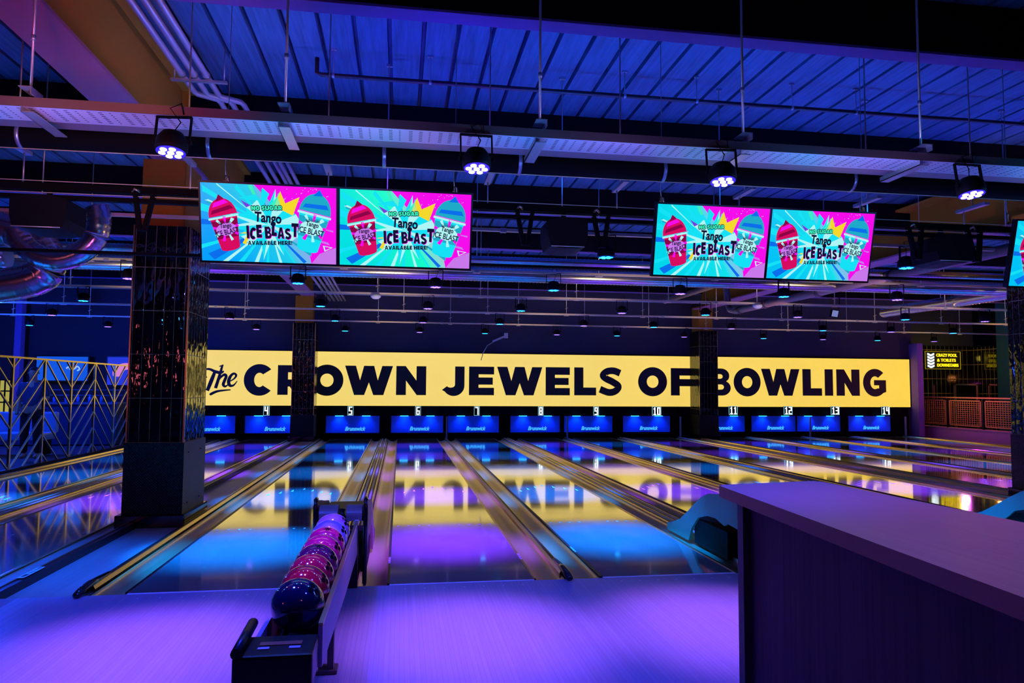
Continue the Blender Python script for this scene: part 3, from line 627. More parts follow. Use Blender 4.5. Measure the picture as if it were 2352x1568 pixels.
# ------------------------------------------------------------------ rails that carry the lights, with hanger rods
RAILD = {1: 'behind the monitors', 2: 'in front of the spiral ducts', 3: 'above the middle of the lanes', 4: 'two before the wall', 5: 'nearest the banner wall'}
for r in range(1, 6):
    y = ROWZ[r]
    t = thing('lighting_rail', f'long steel lighting rail {RAILD[r]}, carrying the {ROWN[r]} of lights', 'rail', (-11, y, 2.97), 'lighting rails across the hall')
    MB().box((-11.5, y-.02, 2.97), (19.5, y+.02, 3.0)).build('channel', M_rail, t)
    x = -7.9
    while x < 16.4: MB().box((x-.03, y-.024, 2.962), (x+.03, y+.024, 3.004)).build('joint_sleeve', M_galv, t); x += 4.65
    if r >= 3: MB().tube([(-11.5, y+.5, 3.02), (19.5, y+.5, 3.02)], .008, 6).build('wire', M_galv, t)
rod0 = None
for r in range(1, 6):
    y = ROWZ[r]; k = 0; off = [0, .35, -.25, .1, .55, -.05][r]
    xs = [x_+off for x_ in (-9.9, -8.2, -6.6, -4.9, -3.2, -.1, 1.65, 3.35, 5.05, 6.75, 8.3, 10.6, 12.3, 14.0, 15.7)]
    for i, x in enumerate(xs):
        lab = f'thin hanger rod over the {ROWN[r]} of lights, number {i+1} from the left'
        if rod0 is None:
            rod0 = thing('hanger_rod', lab, 'hanger rod', (0, 0, 3.0), 'hanger rods of the lighting rails')
            MB().tube([(0, 0, 3.0), (0, 0, 4.6)], .006, 6).build('rod', M_rod, rod0)
            MB().bar((-.05, 0, 2.955), (.05, .0, 2.955), .05, .006).bar((0, 0, 2.955), (0, 0, 3.12), .03, .006).bar((-.03, 0, 3.10), (.035, 0, 3.13), .035, .006).build('bracket', M_rail, rod0)
            MB().box((-.03, -.015, 4.575), (.03, .015, 4.60)).build('ceiling_clip', M_galv, rod0)
            rod0.location = (x, y, 3.0)
        else: dup(rod0, (x, y, 3.0), lab)
# perforated tray with its brackets
t = thing('cable_tray', 'perforated steel cable tray crossing the whole picture in front of the monitors', 'cable tray', (-10, -.82, 3.0))
b = MB(); b.box((-9, -.95, 3.0), (14, -.71, 3.004)); b.build('tray_bed', M_tray, t)
b = MB(); b.box((-9, -.955, 3.0), (14, -.95, 3.055)); b.box((-9, -.71, 3.0), (14, -.705, 3.045)); b.build('side_wall', M_traylip, t)
tag(MB().box((-9, -.62, 3.03), (14, -.50, 3.036)).build('cable_tray', mat('plain_tray_steel', (.34, .26, .28), .5, .4)), 'narrow plain tray strip just behind the perforated tray', 'cable tray')
for i, u in enumerate((70, 655, 1240, 1707, 2116)):
    x = at(u, [225, 255, 300, 345, 372][i], Y=-.93).x; lab = f'long plated hanger rod on the near cable tray, {["leftmost", "second from the left", "middle one", "second from the right", "rightmost"][i]}'
    t = thing('tray_hanger', lab, 'hanger', (x, -.9, 3.0), 'tray hangers')
    MB().tube([(x, -.93, 3.10), (x, -.93, 4.6)], .008, 8).build('rod', M_rod, t)
    MB().box((x-.035, -1.0, 3.098), (x+.035, -.86, 3.103)).box((x+.03, -1.0, 3.06), (x+.035, -.86, 3.10)).build('upper_plate', M_galv, t)
    MB().box((x-.035, -.96, 2.965), (x+.035, -.54, 2.971)).box((x-.035, -.96, 2.965), (x-.031, -.54, 3.0)).build('lower_plate', M_galv, t)
    MB().tube([(x, -.93, 3.4), (x, -.93, 3.43)], .014, 8).build('nut', M_galv, t)
# thick black pipe with straps
t = thing('black_pipe', 'thick matt black pipe hanging right behind the near cable tray', 'pipe', (-9, -.35, 3.02))
MB().tube([(-9, -.35, 3.02), (14, -.35, 3.02)], .082, 20).build('pipe_body', M_black, t)
b = MB(); b.tube([(-9, -.36, 2.936), (14, -.36, 2.936)], .0035, 5).build('seam_wire', M_rail, t)  # thin bright line in place of the highlight on the pipe's underside
for i, u in enumerate((50, 483, 883, 1192, 1520, 1950, 2210)):
    x = at(u, 360, Y=-.35).x; MB().tube([(x-.012, -.35, 3.02), (x+.012, -.35, 3.02)], .087, 20).build('strap', mat('strap_steel', (.35, .4, .6), .3, .7), t)
# sprinkler pipe under the deck
t = thing('sprinkler_pipe', 'thin dark sprinkler pipe hung just under the blue roof deck', 'pipe', (-.3, 1.45, 4.36))
x0 = at(728, 162, Y=1.45).x
MB().tube([(x0, 1.45, 4.50), (x0, 1.45, 4.36), (x0+.04, 1.45, 4.34), (19, 1.45, 4.34)], .021, 10).build('pipe_body', mat('maroon_pipe', (.03, .008, .02), .5), t)
for u in (765, 988, 1435, 1600, 1818, 1965):
    x = at(u, 200, Y=1.45).x; b = MB(); b.tube([(x, 1.45, 4.36), (x, 1.45, 4.6)], .005, 6); b.box((x-.025, 1.44, 4.585), (x+.025, 1.46, 4.6)); b.tube([(x-.012, 1.45, 4.34), (x+.012, 1.45, 4.34)], .025, 8); b.build('clip', M_galv, t)
# short strut channels behind the pipe
for i, (u, v) in enumerate(((430, 368), (752, 388), (1124, 411), (1425, 430), (1710, 446), (1992, 466), (2233, 480), (40, 340))):
    p = at(u, v, Y=.35); t = thing('strut_hanger', f'short galvanised channel above the monitors, {["second", "third", "fourth", "fifth", "sixth", "seventh", "eighth", "first"][i]} from the left', 'strut', p, 'short strut channels')
    b = MB(); b.bar(p+Vector((0, -.17, 0)), p+Vector((0, .17, 0)), .045, .004); b.bar(p+Vector((-.022, -.17, .012)), p+Vector((-.022, .17, .012)), .004, .026); b.bar(p+Vector((.022, -.17, .012)), p+Vector((.022, .17, .012)), .004, .026); b.build('channel', M_galv, t)
    MB().tube([p, (p.x, p.y, 4.6)], .006, 6).tube([p+Vector((0, .1, 0)), (p.x, p.y+.1, p.z-.22)], .006, 6).build('rod', M_rod, t)
# ------------------------------------------------------------------ monitors with the drinks advert
def uvm(x0, w, o):
    ob, tp = Vector((0, 0.0, 2.305)), Vector((0, -.12, 2.835)); up = tp-ob; nrm = Vector((0, up.z, -up.y)).normalized()*-1
    return lambda p, k=0: Vector((x0+p[0]/1.6*w, 0, 0))+ob+up*(p[1]/.9)+nrm*(.002+.0006*k)
C_ = lambda r, g, b: lin((r, g, b))
def grad(cL, cM, cR):
    def f(nt, b):
        tc = N(nt, 'ShaderNodeTexCoord'); s = N(nt, 'ShaderNodeSeparateXYZ'); nt.links.new(tc.outputs['Generated'], s.inputs[0])
        g = mth(nt, 'ADD', s.outputs[0], mth(nt, 'MULTIPLY', mth(nt, 'SUBTRACT', s.outputs[2], .5), .35))
        r = N(nt, 'ShaderNodeValToRGB'); e = r.color_ramp.elements; e[0].position = .05; e[0].color = (*cL, 1); e[1].position = .95; e[1].color = (*cR, 1)
        m = e.new(.5); m.color = (*cM, 1); nt.links.new(g, r.inputs[0]); nt.links.new(r.outputs[0], b.inputs['Emission Color'])
    return f
def bgmat(i, cL, cM, cR): return mat(f'advert_background_{i}', (0, 0, 0), .4, emis=(0, 0, 0), es=1, spec=.2, extra=grad(cL, cM, cR))
AM = {'cy': em('advert_cyan', C_(20, 225, 245)), 'bl': em('advert_blue', C_(10, 110, 235)), 'ma': em('advert_magenta', C_(245, 10, 235)), 'pu': em('advert_purple', C_(120, 60, 220)),
      'wh': em('advert_pale', C_(175, 245, 245)), 'ye': em('advert_yellow', C_(245, 215, 40)), 'bk': em('advert_black', C_(14, 16, 50)), 're': em('advert_crimson', C_(215, 10, 95)), 'rd': em('advert_dark_crimson', C_(140, 0, 70)),
      'te': em('advert_teal', C_(30, 170, 200)), 'gr': em('advert_green', C_(60, 240, 190)), 'mb': em('advert_lilac', C_(200, 120, 235))}
AK = list(AM)
def advert(parent, x0, w, bg):
    F = uvm(x0, w, None); b = MB()
    def poly(k, pts, layer):
        b.mi = 1+AK.index(k); b.geo((pts, [tuple(range(len(pts)))]), lambda p: F(p, layer))
    def txt(s, box, rot, k, layer, bold=.02, shear=0, grow=0):
        b.mi = 1+AK.index(k); b.geo(fit(text_geo(s, bold, shear), *box, rot), lambda p: F(p, layer))
    b.mi = 0; b.geo(([(0, 0), (1.6, 0), (1.6, .9), (0, .9)], [(0, 1, 2, 3)]), lambda p: F(p, 0))
    rr = random.Random(3)
    poly('ma', [(.62, .9), (1.6, .9), (1.6, .0), (1.30, .0), (1.22, .35), (1.0, .6), (.8, .72)], 1)
    poly('mb', [(1.6, .0), (1.30, .0), (1.40, .12), (1.6, .20)], 2)
    for a, a2, L, k in ((150, 154, .9, 'cy'), (158, 161, .8, 'te'), (140, 143, .8, 'wh'), (165, 170, .95, 'cy'), (176, 180, .9, 'bl'), (128, 133, .62, 'cy'), (112, 118, .55, 'gr'), (100, 103, .45, 'te'), (195, 199, .9, 'cy'), (205, 212, .8, 'bl'), (222, 227, .75, 'wh'), (238, 243, .7, 'cy'), (253, 257, .62, 'wh'), (266, 269, .6, 'cy'), (281, 285, .6, 'wh'), (296, 300, .65, 'cy'), (311, 318, .62, 'bl'), (326, 330, .6, 'te'), (345, 347, .75, 'mb'), (60, 62, .4, 'mb'), (72, 75, .42, 'cy')):
        c = (.80, .42); p = lambda an, l: (min(1.6, max(0, c[0]+l*math.cos(math.radians(an)))), min(.9, max(0, c[1]+l*math.sin(math.radians(an)))))
        poly(k, [c, p(a, L), p(a2, L*.96)], 3)
    poly('ma', [(.34, .60), (.62, .52), (.58, .46), (.36, .55)], 4); poly('pu', [(.46, .72), (.66, .62), (.6, .55)], 4)
    star = []
    for i in range(28):
        a = i*2*PI/28+.1; r = (.43 if i % 2 == 0 else .27)*(1+.25*math.sin(i*2.3)); star.append((.80+r*1.15*math.cos(a), .44+r*.80*math.sin(a)))
    c0 = (.80, .44)
    for i in range(28): poly('wh' if i % 4 < 2 else 'cy', [c0, star[i], star[(i+1) % 28]], 5)
    poly('cy', [(.44, .74), (.64, .79), (.71, .62), (.80, .80), (.72, .87), (.70, .72), (.60, .72)], 6)
    poly('ye', [(.86, .66), (.93, .84), (.99, .70), (1.16, .78), (1.08, .56)], 7); poly('gr', [(.80, .66), (.90, .78), (.95, .62)], 7)
    poly('ye', [(.48, .22), (.54, .32), (.56, .30), (.52, .20)], 8); poly('ye', [(.44, .33), (.52, .35), (.53, .33)], 8)
    def cup(cx, cy, s, rot, body, dome, band):
        ca, sa = math.cos(rot), math.sin(rot); T = lambda x, y: (cx+s*(x*ca-y*sa), cy+s*(x*sa+y*ca))
        poly(body, [T(-.155, .02), T(-.105, -.34), T(.105, -.34), T(.155, .02)], 10)
        poly(body, [T(*p) for p in arc(0, -.335, .105, .03, 180, 360, 8)], 10)
        poly(band, [T(-.150, -.02), T(-.122, -.22), T(.122, -.22), T(.150, -.02)], 11)
        for i in range(9):
            a = i*40; poly('wh' if i % 2 else 'ma', [T(0, -.12), T(.15*math.cos(math.radians(a)), -.12+.14*math.sin(math.radians(a))), T(.14*math.cos(math.radians(a+14)), -.12+.14*math.sin(math.radians(a+14)))], 12)
        poly('wh' if body != 're' else 'mb', [T(*p) for p in arc(0, -.125, .115, .07, 0, 360, 16)[:-1]], 13)
        poly(dome, [T(*p) for p in arc(0, .03, .16, .19, 0, 180, 14)], 10)
        poly('rd' if body == 're' else 'bl', [T(-.13, .06), T(.13, .09), T(.10, .13), T(-.11, .10)], 12)
        poly('ma' if body == 're' else 'te', [T(-.10, .13), T(.09, .16), T(.05, .20), T(-.07, .18)], 12)
        poly('rd' if body == 're' else 'bl', [T(-.05, .19), T(.05, .21), T(.0, .265)], 12)
        poly('wh', [T(-.17, .0), T(.17, .0), T(.17, .022), T(-.17, .022)], 12)
        x, y = T(0, -.095); b.mi = 1+AK.index('bk'); b.geo(fit(text_geo('Tango', .03), x-.065*s, y-.028*s, x+.065*s, y+.035*s, rot*-.9 if False else .12 if body == 're' else -.18), lambda p: F(p, 15))
        x, y = T(0, -.155); b.geo(fit(text_geo('ICE BLAST', .02), x-.13*s, y-.03*s, x+.13*s, y+.03*s, .28 if body == 're' else -.18), lambda p: F(p, 15))
        x, y = T(0, -.05); b.geo(fit(text_geo('NO SUGAR', .02), x-.07*s, y-.012*s, x+.07*s, y+.012*s, .12 if body == 're' else -.12), lambda p: F(p, 15))
    cup(.265, .50, 1.05, .22, 're', 're', 'rd'); cup(1.335, .565, 1.20, -.21, 'cy', 'te', 'te')
    poly('wh', [(.05, .70), (.09, .71), (.20, .665), (.19, .655)], 9)
    for k_, o_ in (('bk', .014), ('cy', 0)):
        pass
    def cap(t, box, rot, k, layer): b.mi = 1+AK.index(k); b.geo(fit(heavy(t), *box, rot), lambda p: F(p, layer))
    for dx, dy in ((-.007, 0), (.007, 0), (0, .009), (0, -.009), (.006, -.007), (-.006, .007)): cap('NO SUGAR', (.588+dx, .612+dy, .952+dx, .662+dy), .05, 'bk', 15)
    cap('NO SUGAR', (.588, .612, .952, .662), .05, 'gr', 17)
    txt('Tango', (.625, .43, .945, .585), -.05, 'bk', 17, .035)
    x = .53
    for i, (ch, wd, dy, rt, hh) in enumerate((('I', .03, .0, .05, .15), ('C', .07, -.01, -.1, .14), ('E', .062, .01, .05, .15), ('B', .074, .0, .08, .14), ('L', .06, .03, -.05, .15), ('A', .08, .0, .0, .13), ('S', .07, -.01, .12, .13), ('T', .085, .02, -.02, .16))):
        if i == 3: x += .03
        y = .275+dy+(x-.5)*.03
        cap(ch, (x+.004, y-.006, x+wd+.006, y+hh-.004), rt, 'ma', 16); cap(ch, (x, y, x+wd, y+hh), rt, 'bk', 17); x += wd+.008
    cap('AVAILABLE HERE!', (.545, .208, 1.07, .255), .035, 'bk', 17)
    poly('mb', [(p[0], p[1]) for p in arc(1.475, .06, .026, .026, 0, 360, 18)[:-1]], 18)
    poly('wh', [(1.44, .22), (1.56, .20), (1.46, .15)], 9); poly('ma', [(1.46, .21), (1.54, .195), (1.47, .165)], 10); poly('mb', [(1.42, .42), (1.56, .38), (1.57, .40)], 9)
    for i in range(26): x_, y_ = rr.uniform(1.0, 1.5), rr.uniform(.72, .89); poly('wh', [(x_, y_), (x_+.006, y_), (x_+.006, y_+.006), (x_, y_+.006)], 9)
    return b.build('screen', [bg]+[AM[k] for k in AK], parent, fix=False)
bgs = [bgmat(0, C_(0, 160, 250), C_(30, 205, 235), C_(215, 40, 235)), bgmat(1, C_(0, 225, 225), C_(20, 250, 200), C_(240, 10, 240)), bgmat(2, C_(0, 215, 235), C_(15, 225, 235), C_(225, 30, 235)), bgmat(3, C_(0, 195, 245), C_(20, 220, 235), C_(220, 40, 235))]
TVD = ['first from the left, over the ball return', 'second from the left, over the lane of number 6', 'left one of the right pair', 'right one of the right pair', 'cut off by the right edge']
for i, (xa, xb) in enumerate(((-1.0, -.072), (-.046, .902), (2.345, 3.268), (3.29, 4.175), (5.49, 6.40))):
    t = thing('wall_monitor', f'hanging advert monitor, {TVD[i]}', 'monitor', ((xa+xb)/2, 0, 2.3), 'monitors above the foul line')
    F = uvm(xa, xb-xa, None)
    b = MB(); fr = .014
    c4 = [F((-fr*1.7, -fr*1.7)), F((1.6+fr*1.7, -fr*1.7)), F((1.6+fr*1.7, .9+fr*1.7)), F((-fr*1.7, .9+fr*1.7))]
    nb = Vector((0, .045, .01)); A = [b.v(p-Vector((0, .0, 0))+nb*.02) for p in c4]; B = [b.v(p+nb) for p in c4]
    b._f(A); b._f(B[::-1])
    for k in range(4): b._f([A[k], B[k], B[(k+1) % 4], A[(k+1) % 4]])
    b.build('casing', M_dark, t)
    advert(t, xa, xb-xa, bgs[[0, 1, 2, 3, 3][i]])
    xm = (xa+xb)/2; MB().box((xm-.1, .05, 2.42), (xm+.1, .12, 2.82)).build('mount', M_black, t)
# black steel frame behind the monitors
t = thing('monitor_frame', 'long black steel frame of horizontal bars behind the monitors', 'frame', (-9, .15, 2.8))
for z, h in ((2.82, .05), (2.745, .03), (2.36, .02)):
    MB().box((-9, .12, z-h/2), (14, .17, z+h/2)).build('bar', M_black, t)
MB().box((-9, .115, 2.853), (14, .118, 2.858)).box((-9, .115, 2.77), (14, .118, 2.774)).build('edge_trim', M_rail, t)
for i, (u, d) in enumerate(((1205, 0), (1380, 0), (2100, 1), (2235, 1), (330, 1))):
    x = at(u, 520, Y=.13).x
    for s_ in (-1, 1): MB().bar((x+s_*.07, .13, 2.84), (x+s_*.015, .10, 2.52), .035, .03).build('brace', M_black, t)
    MB().tube([(x-.07, .09, 2.80), (x-.05, .07, 2.815), (x-.02, .09, 2.80)], .01, 6).build('hook', M_goldb, t)
def projector(x, w, lab):
    t = thing('overhead_projector', lab, 'projector', (x, .1, 2.6), 'black projectors between the monitors')
    b = MB(); pr = [(x-w/2, 2.70), (x-w/2, 2.58), (x-w/2+.02, 2.50), (x-w*.2, 2.485), (x+w*.25, 2.485), (x+w/2-.02, 2.50), (x+w/2, 2.56), (x+w/2, 2.70), (x+w*.2, 2.725), (x-w*.2, 2.725)]
    b.prism(pr, 'y', -.02, .30); b.build('casing', M_black2, t)
    MB().tube([(x, .14, 2.72), (x, .14, 2.83)], .02, 8).build('mount', M_black, t)
    MB().tube([(x-w/2+.02, -.03, 2.496), (x+w/2-.03, -.03, 2.496)], .004, 5).build('edge_trim', M_rail, t)
projector(1.66, .31, 'black projector between the two pairs of monitors')
projector(-2.08, .36, 'black projector left of the pillar, nearest the left edge')
projector(4.98, .34, 'black projector right of the right pair of monitors')
# wires that hold the monitors
for i, (u, v0, v1) in enumerate(((520, 330, 416), (1045, 330, 440), (1520, 330, 470), (1982, 345, 495), (2315, 400, 500))):
    p = at(u, v0, Y=0.05); q = at(u, v1, Y=.05); x = q.x
    t = thing('suspension_cable', f'thin suspension cable with hook on the monitor frame, {ORD[i]} from the left', 'cable', (x, .05, 2.8), 'suspension cables')
    MB().tube([(x, .05, 2.87), (x-.01, .05, 3.0), (x, .05, 3.4), (x, .05, 4.6)], .003, 5).build('wire', M_rod, t)
    MB().tube([(x, .05, 2.85), (x+.018, .05, 2.88), (x+.012, .05, 2.93), (x-.008, .05, 2.94), (x-.012, .05, 2.90)], .008, 6).build('hook', M_goldb, t)
# ------------------------------------------------------------------ ducts and pipes
def spiral(pts, r, lab, pitch=.06, name='spiral_duct', amp=.006):
    pts = [Vector(p) for p in pts]; out = []; rs = []
    L = 0
    for a, b_ in zip(pts, pts[1:]):
        n = max(2, int((b_-a).length/pitch)*2)
        for k in range(n): out.append(a.lerp(b_, k/n)); rs.append(r+(amp if k % 2 else -amp))
    out.append(pts[-1]); rs.append(r)
    b = MB(); b.tube(out, r, 20, rs=rs); o = b.build(name, M_duct); tag(o, lab, 'duct'); return o
spiral([(-11, 4.75, 3.02), (19, 4.75, 3.02)], .10, 'long ribbed foil duct crossing below the monitors, just behind a lighting rail', .05, amp=.004)
spiral([(-11, 3.6, 3.02), (19, 3.6, 3.02)], .05, 'thin dark ribbed duct crossing just under the monitors', .05, amp=.003)
spiral([(-8, 2.1, 2.60), (-3.3, 2.1, 2.62)], .10, 'blue lit ribbed duct at the left edge below the elbows', .08)
spiral([(q_[0], 1.75, q_[1]) for q_ in smooth_pts([(-4.4, 2.88), (-3.7, 2.90), (-3.1, 2.82), (-2.82, 2.62), (-2.85, 2.40), (-3.2, 2.30)], 4)], .15, 'shiny flexible duct bend at the left edge', .02, amp=.004)
cv = [(-2.62+.34*math.cos(a), 1.5, 2.86+.34*math.sin(a)) for a in [math.radians(d) for d in range(-165, 31, 9)]]
spiral(cv, .10, 'shiny round duct elbow between the left edge and the pillar', .02, amp=.003)
spiral([(10.9, 5.6, 3.12), (10.9, 9.0, 3.12)], .11, 'ribbed foil duct running away from us at the far right', .08)
b = MB(); b.tube([(7.0, 1.2, 2.97), (7.0, 8.1, 2.97), (7.0, 8.35, 3.02), (7.0, 8.45, 3.15), (7.0, 8.5, 3.45), (7.0, 8.6, 3.58), (7.0, 8.8, 3.62), (7.0, 12, 3.62)], .065, 14)
t = thing('drain_pipe', 'thick brown drain pipe running away between the right monitors and the far pillar', 'pipe', (7, 5, 3)); b.build('pipe_body', M_cprt, t)
for y in (3.5, 5.2, 6.9, 7.9): MB().tube([(7.0, y-.04, 2.97), (7.0, y+.04, 2.97)], .08, 14).build('collar', mat('dark_collar', (.06, .035, .03), .5), t)
# conduit bundle left
for i, x in enumerate((-1.66, -1.55, -1.44)):
    b = MB(); y1 = 2.0+.02*i; b.tube([(x, -5, 4.32), (x, y1, 4.32), (x+.02, y1+.04, 4.31), (x+.20, y1+.1, 4.29), (x+.22, y1+.16, 4.28), (x+.22, 9, 4.22), (x+.22, 9.1, 3.7), (x+.22, 13.8, 3.65)], .028, 10)
    t = thing('conduit', f'grey conduit of the bundle beside the ochre rafter, {["left", "middle", "right"][i]} one', 'conduit', (x, 0, 4.3), 'conduit bundle'); b.build('conduit_run', M_pipeg, t)
    MB().tube([(x, 1.58, 4.32), (x, 1.62, 4.32)], .036, 10).build('clamp', M_galv, t)
for i, x in enumerate((-1.14, -1.05)):
    b = MB(); b.tube([(x-.0, 2.85, 4.24), (x, 9, 4.2), (x, 9.1, 3.7), (x, 13.8, 3.65)], .026, 10); tag(b.build('conduit', M_pipeg), f'grey conduit joining the bundle beyond the cross beam, {["inner", "outer"][i]} one', 'conduit', 'conduit bundle')
tag(MB().bar((-1.75, 1.6, 4.26), (-1.25, 1.6, 4.26), .04, .02).tube([(-1.72, 1.6, 4.26), (-1.72, 1.6, 4.6)], .006, 6).tube([(-1.28, 1.6, 4.26), (-1.28, 1.6, 4.6)], .006, 6).build('conduit_trapeze', M_galv), 'small steel trapeze bar carrying the conduit bundle', 'bracket')
# flood light box, detectors, far bits
for i, (u, v) in enumerate(((863, 681), (1740, 707))):
    p = at(u, v, Y=6.95); p.z = 2.925; tag(MB().lathe([(.05, .044), (.085, .035), (.085, .0), (.05, -.03), (.02, -.035)], p, 16).build('smoke_detector', mat('blue_white_plastic', (.5, .55, .8), .4)), f'small round detector hanging under a rail, {["left", "right"][i]} one', 'detector', 'ceiling detectors')
p = at(1918, 720, Y=8.0); t = thing('flood_light', 'small square flood light with pale glass, right of the far pillar', 'flood light', p)
MB().prism([(p.x-.10, p.z-.07), (p.x+.06, p.z-.09), (p.x+.10, p.z+.07), (p.x-.06, p.z+.09)], 'y', p.y, p.y+.05).build('casing', M_black2, t)
MB().prism([(p.x-.08, p.z-.055), (p.x+.048, p.z-.07), (p.x+.08, p.z+.055), (p.x-.048, p.z+.07)], 'y', p.y-.004, p.y).build('glass', em('flood_glass', (.25, .3, .7), .7), t)
MB().tube([(p.x+.05, p.y+.03, p.z+.06), (p.x+.12, p.y+.03, p.z+.12), (p.x+.12, p.y+.03, 4.6)], .01, 6).build('stem', M_black, t)
p = at(1150, 776, Y=14.6); t = thing('ceiling_camera_arm', 'pale bracket with a hanging cable above the banner', 'bracket', p)
MB().bar(p+Vector((-.22, 0, -.10)), p+Vector((.12, 0, .05)), .08, .05).box((p.x+.1, p.y-.04, p.z), (p.x+.2, p.y+.04, p.z+.14)).build('arm', mat('pale_grey', (.5, .5, .45), .5), t)
MB().tube([p+Vector((-.22, .0, -.12)), p+Vector((-.38, .0, -.22)), p+Vector((-.48, .1, -.42)), p+Vector((-.52, .25, -.62))], .012, 6).build('cable', mat('pale_grey', (.5, .5, .45), .5), t)
# ------------------------------------------------------------------ gold lattice screen
XS = -5.8; ZT = 1.87
t = thing('lattice_screen', 'tall gold and black chevron lattice screen along the left lane', 'screen', (XS, 9, 0))
ys = [6.35, 7.42, 8.48, 9.54, 10.60, 11.64, 12.7]
MB().box((XS-.02, 5.2, ZT-.03), (XS+.02, 13.2, ZT)).build('top_rail', M_goldb, t)
MB().box((XS-.03, 5.2, .0), (XS+.03, 13.2, .05)).build('bottom_rail', M_dark, t)
for i, y in enumerate(ys): MB().box((XS-.018, y-.02, .05), (XS+.018, y+.02, ZT-.03)).build('post', M_goldb, t)
for i in range(len(ys)-1):
    ya, yb = ys[i], ys[i+1]; down = (i % 2 == 1); b = MB()      # low point at odd posts
    for k in range(-6, 12):
        zl = ZT+.0-.33*k+.66
        hi, lo = zl, zl-.85
        pa, pb = ((ya, hi), (yb, lo)) if not down else ((ya, lo), (yb, hi))
        # clip to panel height
        (y0, z0), (y1, z1) = pa, pb; zmin, zmax = .05, ZT-.03
        if max(z0, z1) < zmin or min(z0, z1) > zmax: continue
        def cl(ya_, za_, yb_, zb_):
            if za_ > zmax: t_ = (zmax-za_)/(zb_-za_); return ya_+(yb_-ya_)*t_, zmax
            if za_ < zmin: t_ = (zmin-za_)/(zb_-za_); return ya_+(yb_-ya_)*t_, zmin
            return ya_, za_
        A = cl(y0, z0, y1, z1); B = cl(y1, z1, y0, z0)
        if abs(A[0]-B[0]) < .03: continue
        b.bar((XS, A[0], A[1]), (XS, B[0], B[1]), .026, .02)
    b.build('chevron_bars', M_goldb, t)
# ------------------------------------------------------------------ room beyond the screen
for i, (u0, v0, u1, v1) in enumerate(((85, 818, 200, 874), (248, 820, 330, 884))):
    p, q = at(u0, v0, Y=14.7), at(u1, v1, Y=14.7); t = thing('wall_screen', ['wide glowing blue wall screen behind the lattice', 'glowing wall screen with a pink swirl, beside the pillar'][i], 'screen', p, 'blue wall screens')
    MB().box((p.x-.03, 14.7, q.z-.03), (q.x+.03, 14.76, p.z+.03)).build('casing', M_dark, t)
    MB().box((p.x, 14.695, q.z), (q.x, 14.70, p.z)).build('display', em(f'blue_display_{i}', [C_(20, 90, 235), C_(40, 60, 230)][i], .9), t)
    b = MB(); cxm = (p.x+q.x)/2; czm = (p.z+q.z)/2
    if i == 0:
        sq = smooth_pts([(cxm+.10, czm+.0), (cxm+.16, czm+.05), (cxm+.2, czm-.02), (cxm+.30, czm+.0), (cxm+.36, czm+.06), (cxm+.42, czm-.01), (cxm+.36, czm-.05)], 4); solid(b, curve_geo([ribbon(sq, .035)]), 14.694, .004); b.build('display_lettering', em('display_pale', C_(150, 190, 255), 1), t)
    else:
        b.geo(([*arc(cxm, czm-.05, .32, .26, 200, -20, 16), *arc(cxm+.05, czm-.1, .18, .14, -20, 200, 16)], [tuple(range(34))]), lambda p_: (p_[0], 14.692, p_[1])); b.build('display_swirl', em('display_pink', C_(215, 130, 205), 1), t)
for i, (x, z) in enumerate(((-9.2, 0), (-7.6, 0))):
    t = thing('mask_panel', ['blue lit panel at floor height behind the lattice, left of the bench', 'blue lit panel at floor height behind the lattice, next to the pillar'][i], 'panel', (x, 14.8, .1), 'blue panels behind the lattice')
    MB().box((x-.7, 14.75, -.03), (x+.7, 14.8, .9)).build('panel_face', M_mask, t)
    MB().box((x-.72, 14.74, .9), (x+.72, 14.8, .94)).build('panel_trim', M_cyled if False else M_galv, t)
t = thing('bar_counter', 'long dark counter with bluish shelves behind the lattice', 'counter', (-7.9, 13.4, 0))
MB().box((-10.5, 13.2, 0), (-6.3, 13.7, .95)).build('body', mat('dark_blue_panel', (.03, .05, .12), .3), t)
MB().box((-10.55, 13.12, .95), (-6.25, 13.74, 1.0)).build('worktop', mat('blue_steel_top', (.2, .3, .5), .2, .5), t)
for z in (1.15, 1.28): MB().box((-8.6, 13.5, z), (-6.3, 13.7, z+.02)).build('shelf', mat('blue_steel_top', (.2, .3, .5), .2, .5), t)
for i in range(9):
    x = -8.5+i*.26; tag(MB().lathe([(.035, 0), (.038, .1), (.012, .14), (.012, .19)], (x, 13.3, 1.0), 10).build('bottle', mat('blue_glass', (.1, .3, .8), .1, spec=.8)), f'small blue bottle on the counter behind the lattice, number {i+1} from the left', 'bottle', 'bottles on the far counter')
t = thing('padded_bench', 'light blue padded bench behind the lattice screen', 'bench', (-7.0, 10.6, 0))
MB().bbox((-7.9, 10.3, .30), (-6.6, 10.9, .45), .04).build('seat', mat('pale_blue_vinyl', (.25, .5, .85), .35), t)
MB().bbox((-7.9, 10.85, .42), (-6.6, 11.0, .85), .04).build('backrest', mat('pale_blue_vinyl', (.25, .5, .85), .35), t)
for x in (-7.8, -6.72): MB().box((x, 10.4, 0), (x+.05, 10.85, .30)).build('leg', M_black, t)
t = thing('lounge_table', 'dark low table behind the left part of the lattice', 'table', (-7.6, 7.9, 0))
MB().bbox((-8.3, 7.6, .42), (-7.0, 8.3, .47), .015).build('table_top', M_dark, t)
for x, y in ((-8.2, 7.7), (-7.1, 7.7), (-8.2, 8.2), (-7.1, 8.2)): MB().tube([(x, y, 0), (x, y, .42)], .02, 8).build('leg', M_black, t)
tag(MB().lathe([(.04, 0), (.045, .12), (.04, .13)], (-7.3, 7.8, .47), 12).build('drinking_cup', mat('gold_cup', (.6, .4, .15), .4)), 'small gold cup on the dark low table', 'cup')
p0, p1 = at(0, 872, Y=13.0), at(22, 975, Y=13.0)
